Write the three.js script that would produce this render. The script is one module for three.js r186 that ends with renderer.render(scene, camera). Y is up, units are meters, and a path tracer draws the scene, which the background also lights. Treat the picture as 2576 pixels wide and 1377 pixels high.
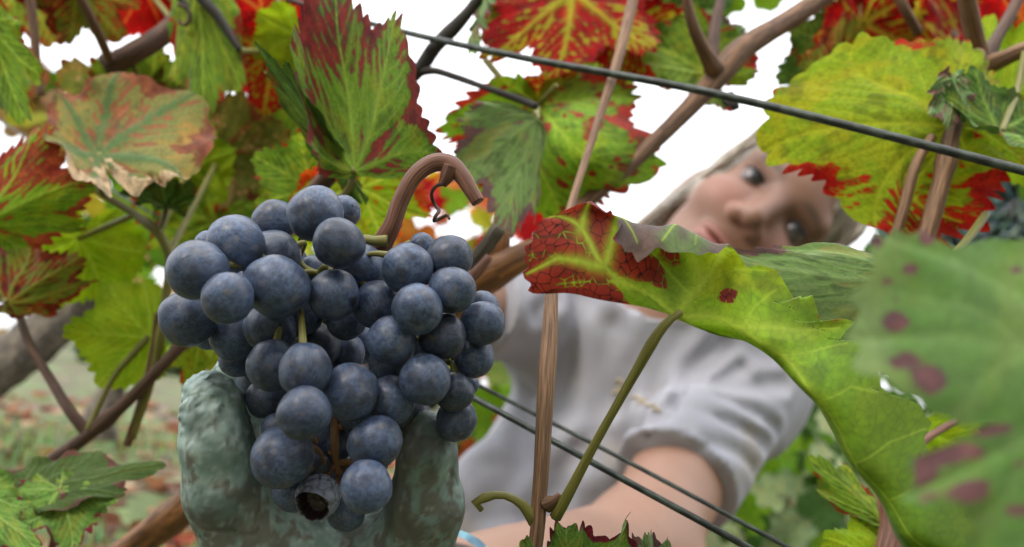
import * as THREE from 'three';
import { mergeGeometries } from 'three/addons/utils/BufferGeometryUtils.js';

// ---------- camera, sky, light, exposure ----------
const scene = new THREE.Scene();
const VW = 2576, VH = 1377, TY = 0.34, ASPECT = 1024 / 547, TX = TY * ASPECT;
const camera = new THREE.PerspectiveCamera(2 * Math.atan(TY) * 180 / Math.PI, ASPECT, 0.02, 400);
camera.position.set(0, 0.62, 0);
camera.rotation.set(THREE.MathUtils.degToRad(9), 0, 0);
camera.updateMatrixWorld(true);
camera.focus = 0.25;
camera.userData.fStop = camera.getFocalLength() / 2.9;   // an opening of 2.9 mm
const renderer = new THREE.WebGLRenderer({ antialias: true });
renderer.setSize(1024, 547);
renderer.toneMapping = THREE.LinearToneMapping;
renderer.toneMappingExposure = 1.9;
renderer.shadowMap.enabled = true;
{ // overcast sky: a bright white veil, a little brighter overhead
  const w = 64, h = 32, a = new Float32Array(w * h * 4);
  for (let j = 0; j < h; j++) for (let i = 0; i < w; i++) {
    const el = (j + 0.5) / h * 2 - 1, k = (j * w + i) * 4;
    const s = el > 0 ? 0.72 + 1.25 * Math.sin(el * Math.PI / 2) : 0.3;
    a[k] = s * 0.985; a[k + 1] = s; a[k + 2] = s * 1.03; a[k + 3] = 1;
  }
  const t = new THREE.DataTexture(a, w, h, THREE.RGBAFormat, THREE.FloatType);
  t.mapping = THREE.EquirectangularReflectionMapping; t.magFilter = THREE.LinearFilter; t.needsUpdate = true;
  scene.background = t; scene.environment = t;
}
const sun = new THREE.DirectionalLight(0xfff4e6, 1.3);
sun.position.set(-2.2, 5, 2.6); sun.target.position.set(0, 0.7, -0.6);
sun.castShadow = true; sun.shadow.radius = 26; sun.shadow.mapSize.set(2048, 2048);
Object.assign(sun.shadow.camera, { left: -4, right: 4, top: 4, bottom: -4, near: 0.1, far: 20 });
scene.add(sun, sun.target);

// ---------- helpers ----------
const V3 = (x, y, z) => new THREE.Vector3(x, y, z);
function rng(seed) { let s = seed >>> 0; return () => { s = (s + 0x6D2B79F5) >>> 0; let t = s; t = Math.imul(t ^ (t >>> 15), t | 1); t ^= t + Math.imul(t ^ (t >>> 7), t | 61); return ((t ^ (t >>> 14)) >>> 0) / 4294967296; }; }
const cl = (x, a = 0, b = 1) => x < a ? a : x > b ? b : x;
const ss = (a, b, x) => { const t = cl((x - a) / (b - a)); return t * t * (3 - 2 * t); };
const mix = (a, b, t) => a + (b - a) * t;
const mix3 = (a, b, t) => [mix(a[0], b[0], t), mix(a[1], b[1], t), mix(a[2], b[2], t)];
function h3(x, y, z) { let n = Math.imul(x, 374761393) ^ Math.imul(y, 668265263) ^ Math.imul(z, 2147483647 ^ 0x5bd1e995); n = Math.imul(n ^ (n >>> 13), 1274126177); n ^= n >>> 16; return (n >>> 0) / 4294967296; }
function noise(x, y, z = 0) {
  const xi = Math.floor(x), yi = Math.floor(y), zi = Math.floor(z); let u = x - xi, v = y - yi, w = z - zi;
  u = u * u * (3 - 2 * u); v = v * v * (3 - 2 * v); w = w * w * (3 - 2 * w);
  const X0 = Math.imul(xi, 374761393), X1 = Math.imul(xi + 1, 374761393), Y0 = Math.imul(yi, 668265263), Y1 = Math.imul(yi + 1, 668265263), Z0 = Math.imul(zi, 612119441), Z1 = Math.imul(zi + 1, 612119441);
  let n, a, b, c, d;
  n = X0 ^ Y0 ^ Z0; n = Math.imul(n ^ (n >>> 13), 1274126177); n = (n ^ (n >>> 16)) >>> 0; a = X1 ^ Y0 ^ Z0; a = Math.imul(a ^ (a >>> 13), 1274126177); a = (a ^ (a >>> 16)) >>> 0; const p = n + (a - n) * u;
  n = X0 ^ Y1 ^ Z0; n = Math.imul(n ^ (n >>> 13), 1274126177); n = (n ^ (n >>> 16)) >>> 0; a = X1 ^ Y1 ^ Z0; a = Math.imul(a ^ (a >>> 13), 1274126177); a = (a ^ (a >>> 16)) >>> 0; const q = n + (a - n) * u, r = p + (q - p) * v;
  if (w === 0) return r / 4294967296;
  n = X0 ^ Y0 ^ Z1; n = Math.imul(n ^ (n >>> 13), 1274126177); n = (n ^ (n >>> 16)) >>> 0; a = X1 ^ Y0 ^ Z1; a = Math.imul(a ^ (a >>> 13), 1274126177); a = (a ^ (a >>> 16)) >>> 0; const s = n + (a - n) * u;
  n = X0 ^ Y1 ^ Z1; n = Math.imul(n ^ (n >>> 13), 1274126177); n = (n ^ (n >>> 16)) >>> 0; a = X1 ^ Y1 ^ Z1; a = Math.imul(a ^ (a >>> 13), 1274126177); a = (a ^ (a >>> 16)) >>> 0; const t = n + (a - n) * u, o = s + (t - s) * v;
  return (r + (o - r) * w) / 4294967296;
}
function fbm(x, y, z = 0, o = 4) { let s = 0, a = 0.5, t = 0; for (let i = 0; i < o; i++) { s += a * noise(x, y, z + i * 7.3); t += a; a *= 0.5; x *= 2.03; y *= 2.03; z *= 2.03; } return s / t; }
// a point of the place: direction through (x, y) of a 2576 x 1377 view of the photograph, at a distance in metres
const camM = camera.matrixWorld;
const P = (x, y, d) => V3((x / VW * 2 - 1) * TX * d, (1 - y / VH * 2) * TY * d, -d).applyMatrix4(camM);
const px = (n, d) => n / VW * 2 * TX * d;              // pixels to metres at a distance
const AX = [V3(1, 0, 0), V3(0, 1, 0), V3(0, 0, 1)].map(v => v.transformDirection(camM));
const used = {};
function nm(name) { const k = used[name] = (used[name] ?? -1) + 1; return k ? name + '_' + String(k).padStart(3, '0') : name; }
function tag(o, label, category, group, kind) { o.userData.label = label; if (category) o.userData.category = category; if (group) o.userData.group = group; if (kind) o.userData.kind = kind; return o; }
function thing(name, label, category, base, group) { const o = new THREE.Group(); o.name = nm(name); o.position.copy(base); tag(o, label, category, group); scene.add(o); o.updateMatrixWorld(true); return o; }
function topOf(o) { const v = V3(0, 0, 0); for (let p = o; p && p !== scene; p = p.parent) v.add(p.position); return v; }
// geometry in world metres becomes a named child of parent
function part(name, geo, mat, parent, label) {
  const at = topOf(parent); geo.translate(-at.x, -at.y, -at.z);
  const m = new THREE.Mesh(geo, mat); m.name = parent === scene ? nm(name) : name; m.castShadow = m.receiveShadow = true;
  if (label) m.userData.label = label; parent.add(m); return m;
}
function geo(pos, idx, uv, nor, col) {
  const g = new THREE.BufferGeometry();
  g.setAttribute('position', new THREE.BufferAttribute(pos instanceof Float32Array ? pos : new Float32Array(pos), 3));
  if (uv) g.setAttribute('uv', new THREE.BufferAttribute(uv instanceof Float32Array ? uv : new Float32Array(uv), 2));
  if (col) g.setAttribute('color', new THREE.BufferAttribute(new Float32Array(col), 3));
  g.setIndex(new THREE.BufferAttribute(new Uint32Array(idx), 1));
  if (nor) g.setAttribute('normal', new THREE.BufferAttribute(new Float32Array(nor), 3)); else g.computeVertexNormals();
  return g;
}
function tex(w, h, f, srgb = true, rep = false) { // f(u, v) -> [r, g, b] in 0..255
  const a = new Uint8Array(w * h * 4);
  for (let j = 0; j < h; j++) for (let i = 0; i < w; i++) { const c = f((i + 0.5) / w, (j + 0.5) / h), k = (j * w + i) * 4; a[k] = cl(c[0], 0, 255); a[k + 1] = cl(c[1], 0, 255); a[k + 2] = cl(c[2], 0, 255); a[k + 3] = 255; }
  const t = new THREE.DataTexture(a, w, h, THREE.RGBAFormat, THREE.UnsignedByteType);
  t.magFilter = THREE.LinearFilter; t.minFilter = THREE.LinearFilter; if (srgb) t.colorSpace = THREE.SRGBColorSpace;
  if (rep) t.wrapS = t.wrapT = THREE.RepeatWrapping; t.needsUpdate = true; return t;
}
// a tube through points [Vector3], radii along it; u = round, v = metres along
function tube(pts, rad, { seg = 0, sides = 12, rough = 0, seed = 1, nodes = 0, caps = true, oval = 0 } = {}) {
  const c = new THREE.CatmullRomCurve3(pts, false, 'centripetal'); const L = c.getLength();
  const n = seg || Math.max(8, Math.ceil(L / 0.004)); const fr = c.computeFrenetFrames(n, false);
  const pos = [], uv = [], idx = [];
  const R = t => { const f = t * (rad.length - 1), i = Math.min(rad.length - 2, Math.floor(f)); return mix(rad[i], rad[i + 1], f - i); };
  for (let i = 0; i <= n; i++) {
    const t = i / n, p = c.getPointAt(t); let r = R(t);
    if (nodes) { const q = (t * L / nodes) % 1, d = Math.min(q, 1 - q) * nodes; r *= 1 + 0.32 * Math.exp(-d * d / (2 * 0.0045 ** 2)); }
    for (let j = 0; j <= sides; j++) {
      const a = j / sides * Math.PI * 2; let rr = r;
      if (rough) rr *= 1 + rough * (fbm(Math.cos(a) * 1.3 + seed, Math.sin(a) * 1.3, t * L * 60 + seed) - 0.5) * 2;
      const cs = Math.cos(a) * rr, sn = Math.sin(a) * rr * (1 - oval);
      pos.push(p.x + fr.normals[i].x * cs + fr.binormals[i].x * sn, p.y + fr.normals[i].y * cs + fr.binormals[i].y * sn, p.z + fr.normals[i].z * cs + fr.binormals[i].z * sn);
      uv.push(j / sides, t * L);
    }
  }
  for (let i = 0; i < n; i++) for (let j = 0; j < sides; j++) { const a = i * (sides + 1) + j, b = a + sides + 1; idx.push(a, a + 1, b, b, a + 1, b + 1); }
  if (caps) for (const e of [0, n]) { const k = pos.length / 3, p = c.getPointAt(e / n); pos.push(p.x, p.y, p.z); uv.push(0.5, e / n * L); for (let j = 0; j < sides; j++) { const a = e * (sides + 1) + j; e ? idx.push(k, a, a + 1) : idx.push(k, a + 1, a); } }
  return geo(pos, idx, uv);
}
const ptube = (list, opt) => tube(list.map(p => P(p[0], p[1], p[2])), list.map(p => px(p[3], p[2])), opt);   // [x, y, distance, radius in pixels]
// surface nets over a box: field f(x, y, z) < 0 inside
function nets(f, lo, hi, cell) {
  const n = [0, 1, 2].map(k => Math.ceil((hi[k] - lo[k]) / cell) + 1), [nx, ny, nz] = n, val = new Float32Array(nx * ny * nz);
  let k = 0; for (let z = 0; z < nz; z++) for (let y = 0; y < ny; y++) for (let x = 0; x < nx; x++) val[k++] = f(lo[0] + x * cell, lo[1] + y * cell, lo[2] + z * cell);
  const id = new Int32Array(nx * ny * nz).fill(-1), pos = [], idx = [], at = (x, y, z) => x + nx * (y + ny * z);
  for (let z = 0; z < nz - 1; z++) for (let y = 0; y < ny - 1; y++) for (let x = 0; x < nx - 1; x++) {
    let m = 0, sx = 0, sy = 0, sz = 0, c = 0; const v = [];
    for (let i = 0; i < 8; i++) { const q = val[at(x + (i & 1), y + (i >> 1 & 1), z + (i >> 2))]; v.push(q); if (q < 0) m |= 1 << i; }
    if (m === 0 || m === 255) continue;
    for (let i = 0; i < 8; i++) for (const b of [1, 2, 4]) { const j = i | b; if (j === i) continue; if ((v[i] < 0) === (v[j] < 0)) continue; const t = v[i] / (v[i] - v[j]);
      sx += (i & 1) + (b === 1 ? t : 0); sy += (i >> 1 & 1) + (b === 2 ? t : 0); sz += (i >> 2) + (b === 4 ? t : 0); c++; }
    id[at(x, y, z)] = pos.length / 3; pos.push(lo[0] + (x + sx / c) * cell, lo[1] + (y + sy / c) * cell, lo[2] + (z + sz / c) * cell);
  }
  const quad = (a, b, c, d, fl) => { if (a < 0 || b < 0 || c < 0 || d < 0) return; fl ? idx.push(a, c, b, a, d, c) : idx.push(a, b, c, a, c, d); };
  for (let z = 1; z < nz - 1; z++) for (let y = 1; y < ny - 1; y++) for (let x = 1; x < nx - 1; x++) {
    const s = val[at(x, y, z)] < 0;
    if (s !== (val[at(x + 1, y, z)] < 0)) quad(id[at(x, y - 1, z - 1)], id[at(x, y, z - 1)], id[at(x, y, z)], id[at(x, y - 1, z)], !s);
    if (s !== (val[at(x, y + 1, z)] < 0)) quad(id[at(x - 1, y, z - 1)], id[at(x - 1, y, z)], id[at(x, y, z)], id[at(x, y, z - 1)], !s);
    if (s !== (val[at(x, y, z + 1)] < 0)) quad(id[at(x - 1, y - 1, z)], id[at(x, y - 1, z)], id[at(x, y, z)], id[at(x - 1, y, z)], !s);
  }
  const nor = []; const e = cell * 0.5;
  for (let i = 0; i < pos.length; i += 3) { const [x, y, z] = [pos[i], pos[i + 1], pos[i + 2]]; let a = f(x + e, y, z) - f(x - e, y, z), b = f(x, y + e, z) - f(x, y - e, z), c = f(x, y, z + e) - f(x, y, z - e); const l = Math.hypot(a, b, c) || 1; nor.push(a / l, b / l, c / l); }
  return { pos, idx, nor };
}
function cap(p, a, b, ra, rb) { // distance to a tapered capsule
  const bx = b.x - a.x, by = b.y - a.y, bz = b.z - a.z, qx = p[0] - a.x, qy = p[1] - a.y, qz = p[2] - a.z;
  const t = cl((qx * bx + qy * by + qz * bz) / (bx * bx + by * by + bz * bz || 1e-9));
  return Math.hypot(qx - bx * t, qy - by * t, qz - bz * t) - mix(ra, rb, t);
}
const smin = (a, b, k) => { const h = Math.max(k - Math.abs(a - b), 0) / k; return Math.min(a, b) - h * h * k * 0.25; };
const smax = (a, b, k) => -smin(-a, -b, k);
const ell = (p, c, r) => { const a = (p[0] - c[0]) / r[0], b = (p[1] - c[1]) / r[1], d = (p[2] - c[2]) / r[2], k = Math.hypot(a, b, d), q = Math.hypot(a / r[0], b / r[1], d / r[2]) || 1e-6; return k * (k - 1) / q; };
// thin plate spline from the plane of a leaf into space
function tps(src, dst) {
  const n = src.length, N = n + 3, U = r2 => r2 < 1e-12 ? 0 : r2 * Math.log(r2);
  const A = Array.from({ length: N }, () => new Float64Array(N + 3));
  for (let i = 0; i < n; i++) {
    for (let j = 0; j < n; j++) A[i][j] = U((src[i][0] - src[j][0]) ** 2 + (src[i][1] - src[j][1]) ** 2) + (i === j ? 1e-4 : 0);
    A[i][n] = A[n][i] = 1; A[i][n + 1] = A[n + 1][i] = src[i][0]; A[i][n + 2] = A[n + 2][i] = src[i][1];
    A[i][N] = dst[i].x; A[i][N + 1] = dst[i].y; A[i][N + 2] = dst[i].z;
  }
  for (let c = 0; c < N; c++) {
    let p = c; for (let r = c + 1; r < N; r++) if (Math.abs(A[r][c]) > Math.abs(A[p][c])) p = r;
    [A[c], A[p]] = [A[p], A[c]];
    for (let r = 0; r < N; r++) if (r !== c) { const k = A[r][c] / A[c][c]; if (k) for (let q = c; q < N + 3; q++) A[r][q] -= k * A[c][q]; }
  }
  const w = A.map((r, i) => [r[N] / r[i], r[N + 1] / r[i], r[N + 2] / r[i]]);
  return (x, y) => {
    const o = [0, 1, 2].map(k => w[n][k] + w[n + 1][k] * x + w[n + 2][k] * y);
    for (let i = 0; i < n; i++) { const u = U((x - src[i][0]) ** 2 + (y - src[i][1]) ** 2); o[0] += w[i][0] * u; o[1] += w[i][1] * u; o[2] += w[i][2] * u; }
    return o;
  };
}
// ---------- vine leaves ----------
function segDist(x, y, a, b) { const bx = b[0] - a[0], by = b[1] - a[1], t = cl(((x - a[0]) * bx + (y - a[1]) * by) / (bx * bx + by * by || 1e-9)); return [Math.hypot(x - a[0] - bx * t, y - a[1] - by * t), t]; }
// a leaf in its own flattened plane: outline, veins and what the painter needs to know about each place
function leafModel({ outline, mains, secs, res, cells = 26, width = 0.016 }) {
  let x0 = 9, y0 = 9, x1 = -9, y1 = -9; for (const [x, y] of outline) { x0 = Math.min(x0, x); x1 = Math.max(x1, x); y0 = Math.min(y0, y); y1 = Math.max(y1, y); }
  x0 -= .04; y0 -= .04; x1 += .04; y1 += .04;
  const n = res * res, M = new Float32Array(n), S = new Float32Array(n), T = new Float32Array(n), E = new Float32Array(n);
  const ms = []; for (const l of mains) for (let i = 0; i + 1 < l.length; i++) ms.push([l[i], l[i + 1], i / (l.length - 1), 1 / (l.length - 1)]);
  const se = []; for (const l of secs) for (let i = 0; i + 1 < l.length; i++) se.push([l[i], l[i + 1]]);
  const step = Math.max(1, Math.floor(outline.length / 110)), ol = outline.filter((_, i) => i % step === 0);
  const seg = l => Float64Array.from(l.flatMap(g => { const bx = g[1][0] - g[0][0], by = g[1][1] - g[0][1]; return [g[0][0], g[0][1], bx, by, 1 / (bx * bx + by * by || 1e-9), g[2] ?? 0, g[3] ?? 0]; }));
  const fm = seg(ms), fs = seg(se), fe = seg(ol.map((p, q) => [p, ol[(q + 1) % ol.length]]));
  const near = (F, x, y, taper) => { let m = 81; for (let i = 0; i < F.length; i += 7) { const ax = x - F[i], ay = y - F[i + 1]; let t = (ax * F[i + 2] + ay * F[i + 3]) * F[i + 4]; t = t < 0 ? 0 : t > 1 ? 1 : t; const dx = ax - F[i + 2] * t, dy = ay - F[i + 3] * t; let q = dx * dx + dy * dy; if (taper) { const w = 1 - .8 * (F[i + 5] + t * F[i + 6]); q /= w * w; } if (q < m) m = q; } return Math.sqrt(m); };
  for (let j = 0; j < res; j++) for (let i = 0; i < res; i++) {
    const x = mix(x0, x1, (i + .5) / res), y = mix(y0, y1, (j + .5) / res), k = j * res + i;
    const m = near(fm, x, y, true), s = near(fs, x, y, false), e = near(fe, x, y, false);
    M[k] = m; S[k] = s; E[k] = e;
    const wx = x + 0.02 * noise(x * 14, y * 14), wy = y + 0.02 * noise(x * 14 + 9, y * 14), cx = Math.floor(wx * cells), cy = Math.floor(wy * cells); let f1 = 9, f2 = 9;
    for (let a = -1; a <= 1; a++) for (let b = -1; b <= 1; b++) { const d = Math.hypot(cx + a + h3(cx + a, cy + b, 5) - wx * cells, cy + b + h3(cx + a, cy + b, 11) - wy * cells); if (d < f1) { f2 = f1; f1 = d; } else if (d < f2) f2 = d; }
    T[k] = f2 - f1;
  }
  const at = (A, x, y) => { const u = cl((x - x0) / (x1 - x0) * res - .5, 0, res - 1.001), v = cl((y - y0) / (y1 - y0) * res - .5, 0, res - 1.001), i = Math.floor(u), j = Math.floor(v), a = u - i, b = v - j, k = j * res + i; return (A[k] * (1 - a) + A[k + 1] * a) * (1 - b) + (A[k + res] * (1 - a) + A[k + res + 1] * a) * b; };
  return { outline, res, M, S, T, E, x0, y0, x1, y1, width, at, mains };
}
function canonical({ seed, lobes, teeth, res = 512 }) {
  const R = rng(seed), knots = [[0, 1], [14, .88], [27, mix(.84, .56, lobes)], [47, .93], [62, .82], [77, mix(.76, .52, lobes)], [103, .8], [124, .7], [146, .63], [160, .52], [170, .3], [180, .07]];
  const rad = th => { const d = Math.abs(th) * 180 / Math.PI; let i = 0; while (i < knots.length - 2 && d > knots[i + 1][0]) i++; const t = cl((d - knots[i][0]) / (knots[i + 1][0] - knots[i][0])); return mix(knots[i][1], knots[i + 1][1], t * t * (3 - 2 * t)); };
  const outline = []; const N = 400, nt = 46; let ph = 0; const jit = Array.from({ length: 80 }, () => 0.25 + 1.15 * R() ** 1.2);
  for (let i = 0; i < N; i++) {
    const th = (i / N * 2 - 1) * Math.PI, f = i / N * nt + 1.6 * (noise(i / N * 17, seed * 1.7) - .5) + 4, q = f - Math.floor(f), k = Math.floor(f) % 80;
    const fade = ss(Math.PI, 2.75, Math.abs(th)), tooth = Math.sin((q < .6 ? q / .6 : (1 - q) / .4) * 1.35) / .976;
    const r = (rad(th) * (0.96 + 0.09 * (noise(th * 1.6 + seed, seed) - .5)) + teeth * jit[k] * (tooth - .4) * fade);
    outline.push([Math.sin(th) * r, Math.cos(th) * r]);
  }
  const mains = [], secs = [];
  for (const [a, L] of [[0, .97], [47, .88], [-47, .88], [103, .74], [-103, .74], [150, .55], [-150, .55]]) {
    const r = a * Math.PI / 180, l = []; for (let i = 0; i <= 6; i++) { const t = i / 6, b = r + Math.sign(a) * -0.06 * Math.sin(t * 3); l.push([Math.sin(b) * L * t, Math.cos(b) * L * t]); } mains.push(l);
    for (const t of [.22, .36, .5, .63, .75, .86]) for (const sg of [-1, 1]) {
      if (Math.abs(a) > 140 && t < .4) continue; const b = r + sg * (0.78 + 0.1 * R()), s = L * (t + (sg > 0 ? .04 : 0)), len = (.42 * (1 - t) + .1) * L, o = [Math.sin(r) * s, Math.cos(r) * s], pl = [];
      for (let i = 0; i <= 3; i++) { const u = i / 3, c = b - sg * 0.25 * u; pl.push([o[0] + Math.sin(c) * len * u, o[1] + Math.cos(c) * len * u]); } secs.push(pl);
    }
  }
  return leafModel({ outline, mains, secs, res });
}
// colours of a leaf: living green, veins that stay green longest, and autumn red and brown that starts between them
function paintLeaf(m, o) {
  const { green, green2 = green, vein, red = [120, 20, 15], red2 = [170, 40, 20], brown = [150, 120, 80], bias = () => -1, brownBias = () => -1, spot = 0, halo = .05, tert = .16, seed = 1, tint = null, darkNet = 0.45, veinAmt = .8, haloAmt = .3, post = null, net = .13, mott = 1 } = o;
  const r = m.res;
  return tex(r, r, (u, v) => {
    const i = Math.min(r - 1, Math.floor(u * r)), j = Math.min(r - 1, Math.floor(v * r)), k = j * r + i, x = mix(m.x0, m.x1, u), y = mix(m.y0, m.y1, v);
    const M = m.M[k], S = m.S[k], T = m.T[k], E = m.E[k];
    const n1 = fbm(x * 3 + seed * 3.1, y * 3, seed, 3), n2 = fbm(x * 17, y * 17 + seed, seed * 2, 3), n3 = noise(x * 90, y * 90, seed);
    const vm = Math.exp(-((M / m.width) ** 2)), vs = Math.exp(-((S / (m.width * .42)) ** 2)), vt = 1 - ss(0.02, net, T);
    const inter = Math.min(M / 1.3, S) / halo;
    let c = mix3(green, green2, ss(.32, .68, n1 * .45 + n2 * .55)); c = mix3(c, [c[0] * 1.18 + 14, c[1] * 1.02, c[2] * .9], mott * ss(.5, .72, fbm(x * 7 + 30, y * 7, seed + 5, 3)) * .7); c = c.map(q => q * (1 - mott * .22 * ss(.55, .72, fbm(x * 11 + 60, y * 11, seed + 9, 3))));
    c = mix3(c, vein, cl(haloAmt * Math.exp(-((M / halo) ** 2)) + .16 * Math.exp(-((S / (halo * .6)) ** 2))));
    if (tint) { const q = tint(x, y, n1, n2); if (q) c = mix3(c, q[0], q[1]); }
    let rm = bias(x, y, E) + 1.1 * (n1 - .5) + .75 * (n2 - .5) + .55 * (cl(inter, 0, 1.6) - .7) + 0.25 * (1 - vt) - .12;
    let rr = ss(-.03, .13, rm); rr *= 1 - .85 * Math.exp(-((M / (halo * .7)) ** 2));
    if (spot) { const sc = 13, cx = Math.floor(x * sc), cy = Math.floor(y * sc); let q = 9; for (let a = -1; a <= 1; a++) for (let b = -1; b <= 1; b++) if (h3(cx + a, cy + b, seed + 40) < spot) q = Math.min(q, Math.hypot(cx + a + .5 + .6 * (h3(cx + a, cy + b, 3) - .5) - x * sc, cy + b + .5 + .6 * (h3(cx + a, cy + b, 4) - .5) - y * sc) / (.2 + .75 * h3(cx + a, cy + b, 8))); rr = Math.max(rr, (1 - ss(.4, .8, q + 1.5 * (n2 - .5))) * .85); }
    let rc = mix3(red, red2, ss(.25, .75, n2 * .6 + n1 * .4)); rc = rc.map(q => q * (1 - darkNet * Math.max(vt, vs * .8)));
    c = mix3(c, rc, rr);
    const bb = ss(-.08, .12, brownBias(x, y, E) + .9 * (n1 - .5) + .8 * (n2 - .5)); c = mix3(c, brown.map(q => q * (.75 + .5 * n2)), bb);
    if (post) { const q = post(x, y, n1, n2); if (q) c = mix3(c, q[0], q[1]); }
    const dark = 1 - tert * vt * (1 - rr); c = c.map(q => q * dark);
    c = mix3(c, mix3(vein, rc, rr * .25), cl(vm * veinAmt + vs * .45 * (1 - rr * .6)) * (1 - bb * .5));
    const g = (.86 + .2 * n2 + .12 * (n3 - .5)); return c.map(q => q * g);
  });
}
function leafMat(map, { trans = .42, rough = 1, coat = 0.0 } = {}) {
  return new THREE.MeshPhysicalMaterial({ map, roughness: rough, transmission: trans, thickness: 0, side: THREE.DoubleSide, clearcoat: coat, clearcoatRoughness: .5, specularIntensity: .28 });
}
function leafGeo(m, f, { NR = 16, NA = 0, relief = .0012, ruffle = .004, seed = 1, sunk = 1, even = 0 } = {}) {
  const oe = even ? m.outline.map((_, i, o) => { let a = 0, b = 0, w = 0; for (let k = -even; k <= even; k++) { const g = 1 - Math.abs(k) / (even + 1), p = o[(i + k + o.length) % o.length]; a += p[0] * g; b += p[1] * g; w += g; } return [a / w, b / w]; }) : null;
  const o = m.outline, n = NA || o.length, pos = new Float32Array((n * NR + 1) * 3), uv = new Float32Array((n * NR + 1) * 2), idx = [], loc = [];
  const put = (k, x, y) => { const p = f(x, y); pos.set(p, k * 3); uv[k * 2] = (x - m.x0) / (m.x1 - m.x0); uv[k * 2 + 1] = (y - m.y0) / (m.y1 - m.y0); loc.push([x, y]); };
  put(0, 0, 0);
  for (let r = 1; r <= NR; r++) { const s = (r / NR) ** .85; for (let i = 0; i < n; i++) {
    const q = i / n * o.length, a = Math.floor(q) % o.length, b = (a + 1) % o.length, t = q - Math.floor(q); let x = mix(o[a][0], o[b][0], t), y = mix(o[a][1], o[b][1], t);
    if (even) { const k = ss(.72, 1, s); x = mix(mix(oe[a][0], oe[b][0], t), x, k); y = mix(mix(oe[a][1], oe[b][1], t), y, k); } put(1 + (r - 1) * n + i, x * s, y * s); } }
  for (let i = 0; i < n; i++) idx.push(0, 1 + i, 1 + (i + 1) % n);
  for (let r = 1; r < NR; r++) for (let i = 0; i < n; i++) { const a = 1 + (r - 1) * n + i, b = 1 + (r - 1) * n + (i + 1) % n, c = a + n, d = b + n; idx.push(a, c, b, b, c, d); }
  let g = geo(pos, idx, uv); const nn = g.attributes.normal.array;
  for (let k = 0; k < loc.length; k++) {
    const [x, y] = loc[k], M = m.at(m.M, x, y), S = m.at(m.S, x, y), E = m.at(m.E, x, y), L = Math.hypot(x, y);
    const h = sunk * relief * (1 - Math.exp(-((M / .06) ** 2))) * (.55 + .45 * (1 - Math.exp(-((S / .04) ** 2)))) + ruffle * (fbm(x * 2.6 + seed, y * 2.6, seed, 2) - .5) * ss(0, .5, L) * 2 + ruffle * .9 * Math.sin(Math.atan2(x, y) * 11 + seed) * ss(.2, 0, E) * ss(.2, .6, L) * .5;
    for (let c = 0; c < 3; c++) pos[k * 3 + c] += nn[k * 3 + c] * h;
  }
  g.attributes.position.needsUpdate = true; g.computeVertexNormals(); return g;
}
const LM = { B: [0, 0], T: [0, 1], UL: [-.66, .62], UR: [.66, .62], LL: [-.76, -.18], LR: [.76, -.18], BL: [-.3, -.54], BR: [.3, -.54] };
// landmarks of a leaf -> where they are in the place
const fit = (lm, scale = 1) => { const s = [], d = []; for (const k in lm) { const v = lm[k]; if (v.length > 3) { s.push([v[0], v[1]]); d.push(P(v[2], v[3], v[4])); } else { s.push(LM[k]); d.push(P(...v)); } } return tps(s, d); };
// a leaf by where its stalk meets it, its length in pixels, the way its tip points (degrees, 0 = up, clockwise), and how it is turned
function fitC(x, y, d, len, roll, yaw = 0, pitch = 0, { cup = .15, fold = .2, droop = .2 } = {}) {
  const L = px(len, d), o = P(x, y, d), e = new THREE.Euler(pitch * Math.PI / 180, yaw * Math.PI / 180, -roll * Math.PI / 180, 'YXZ'), q = new THREE.Quaternion().setFromRotationMatrix(new THREE.Matrix4().makeBasis(...AX)).multiply(new THREE.Quaternion().setFromEuler(e));
  return (u, v) => { const z = cup * (u * u + v * v * .5) + fold * Math.abs(u) - droop * v * Math.abs(v); const p = V3(u * L, v * L, z * L).applyQuaternion(q).add(o); return [p.x, p.y, p.z]; };
}

const MOD = [canonical({ seed: 11, lobes: .25, teeth: .085 }), canonical({ seed: 27, lobes: .65, teeth: .08 }), canonical({ seed: 35, lobes: .05, teeth: .07 }), canonical({ seed: 41, lobes: 0, teeth: .03 })];
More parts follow.
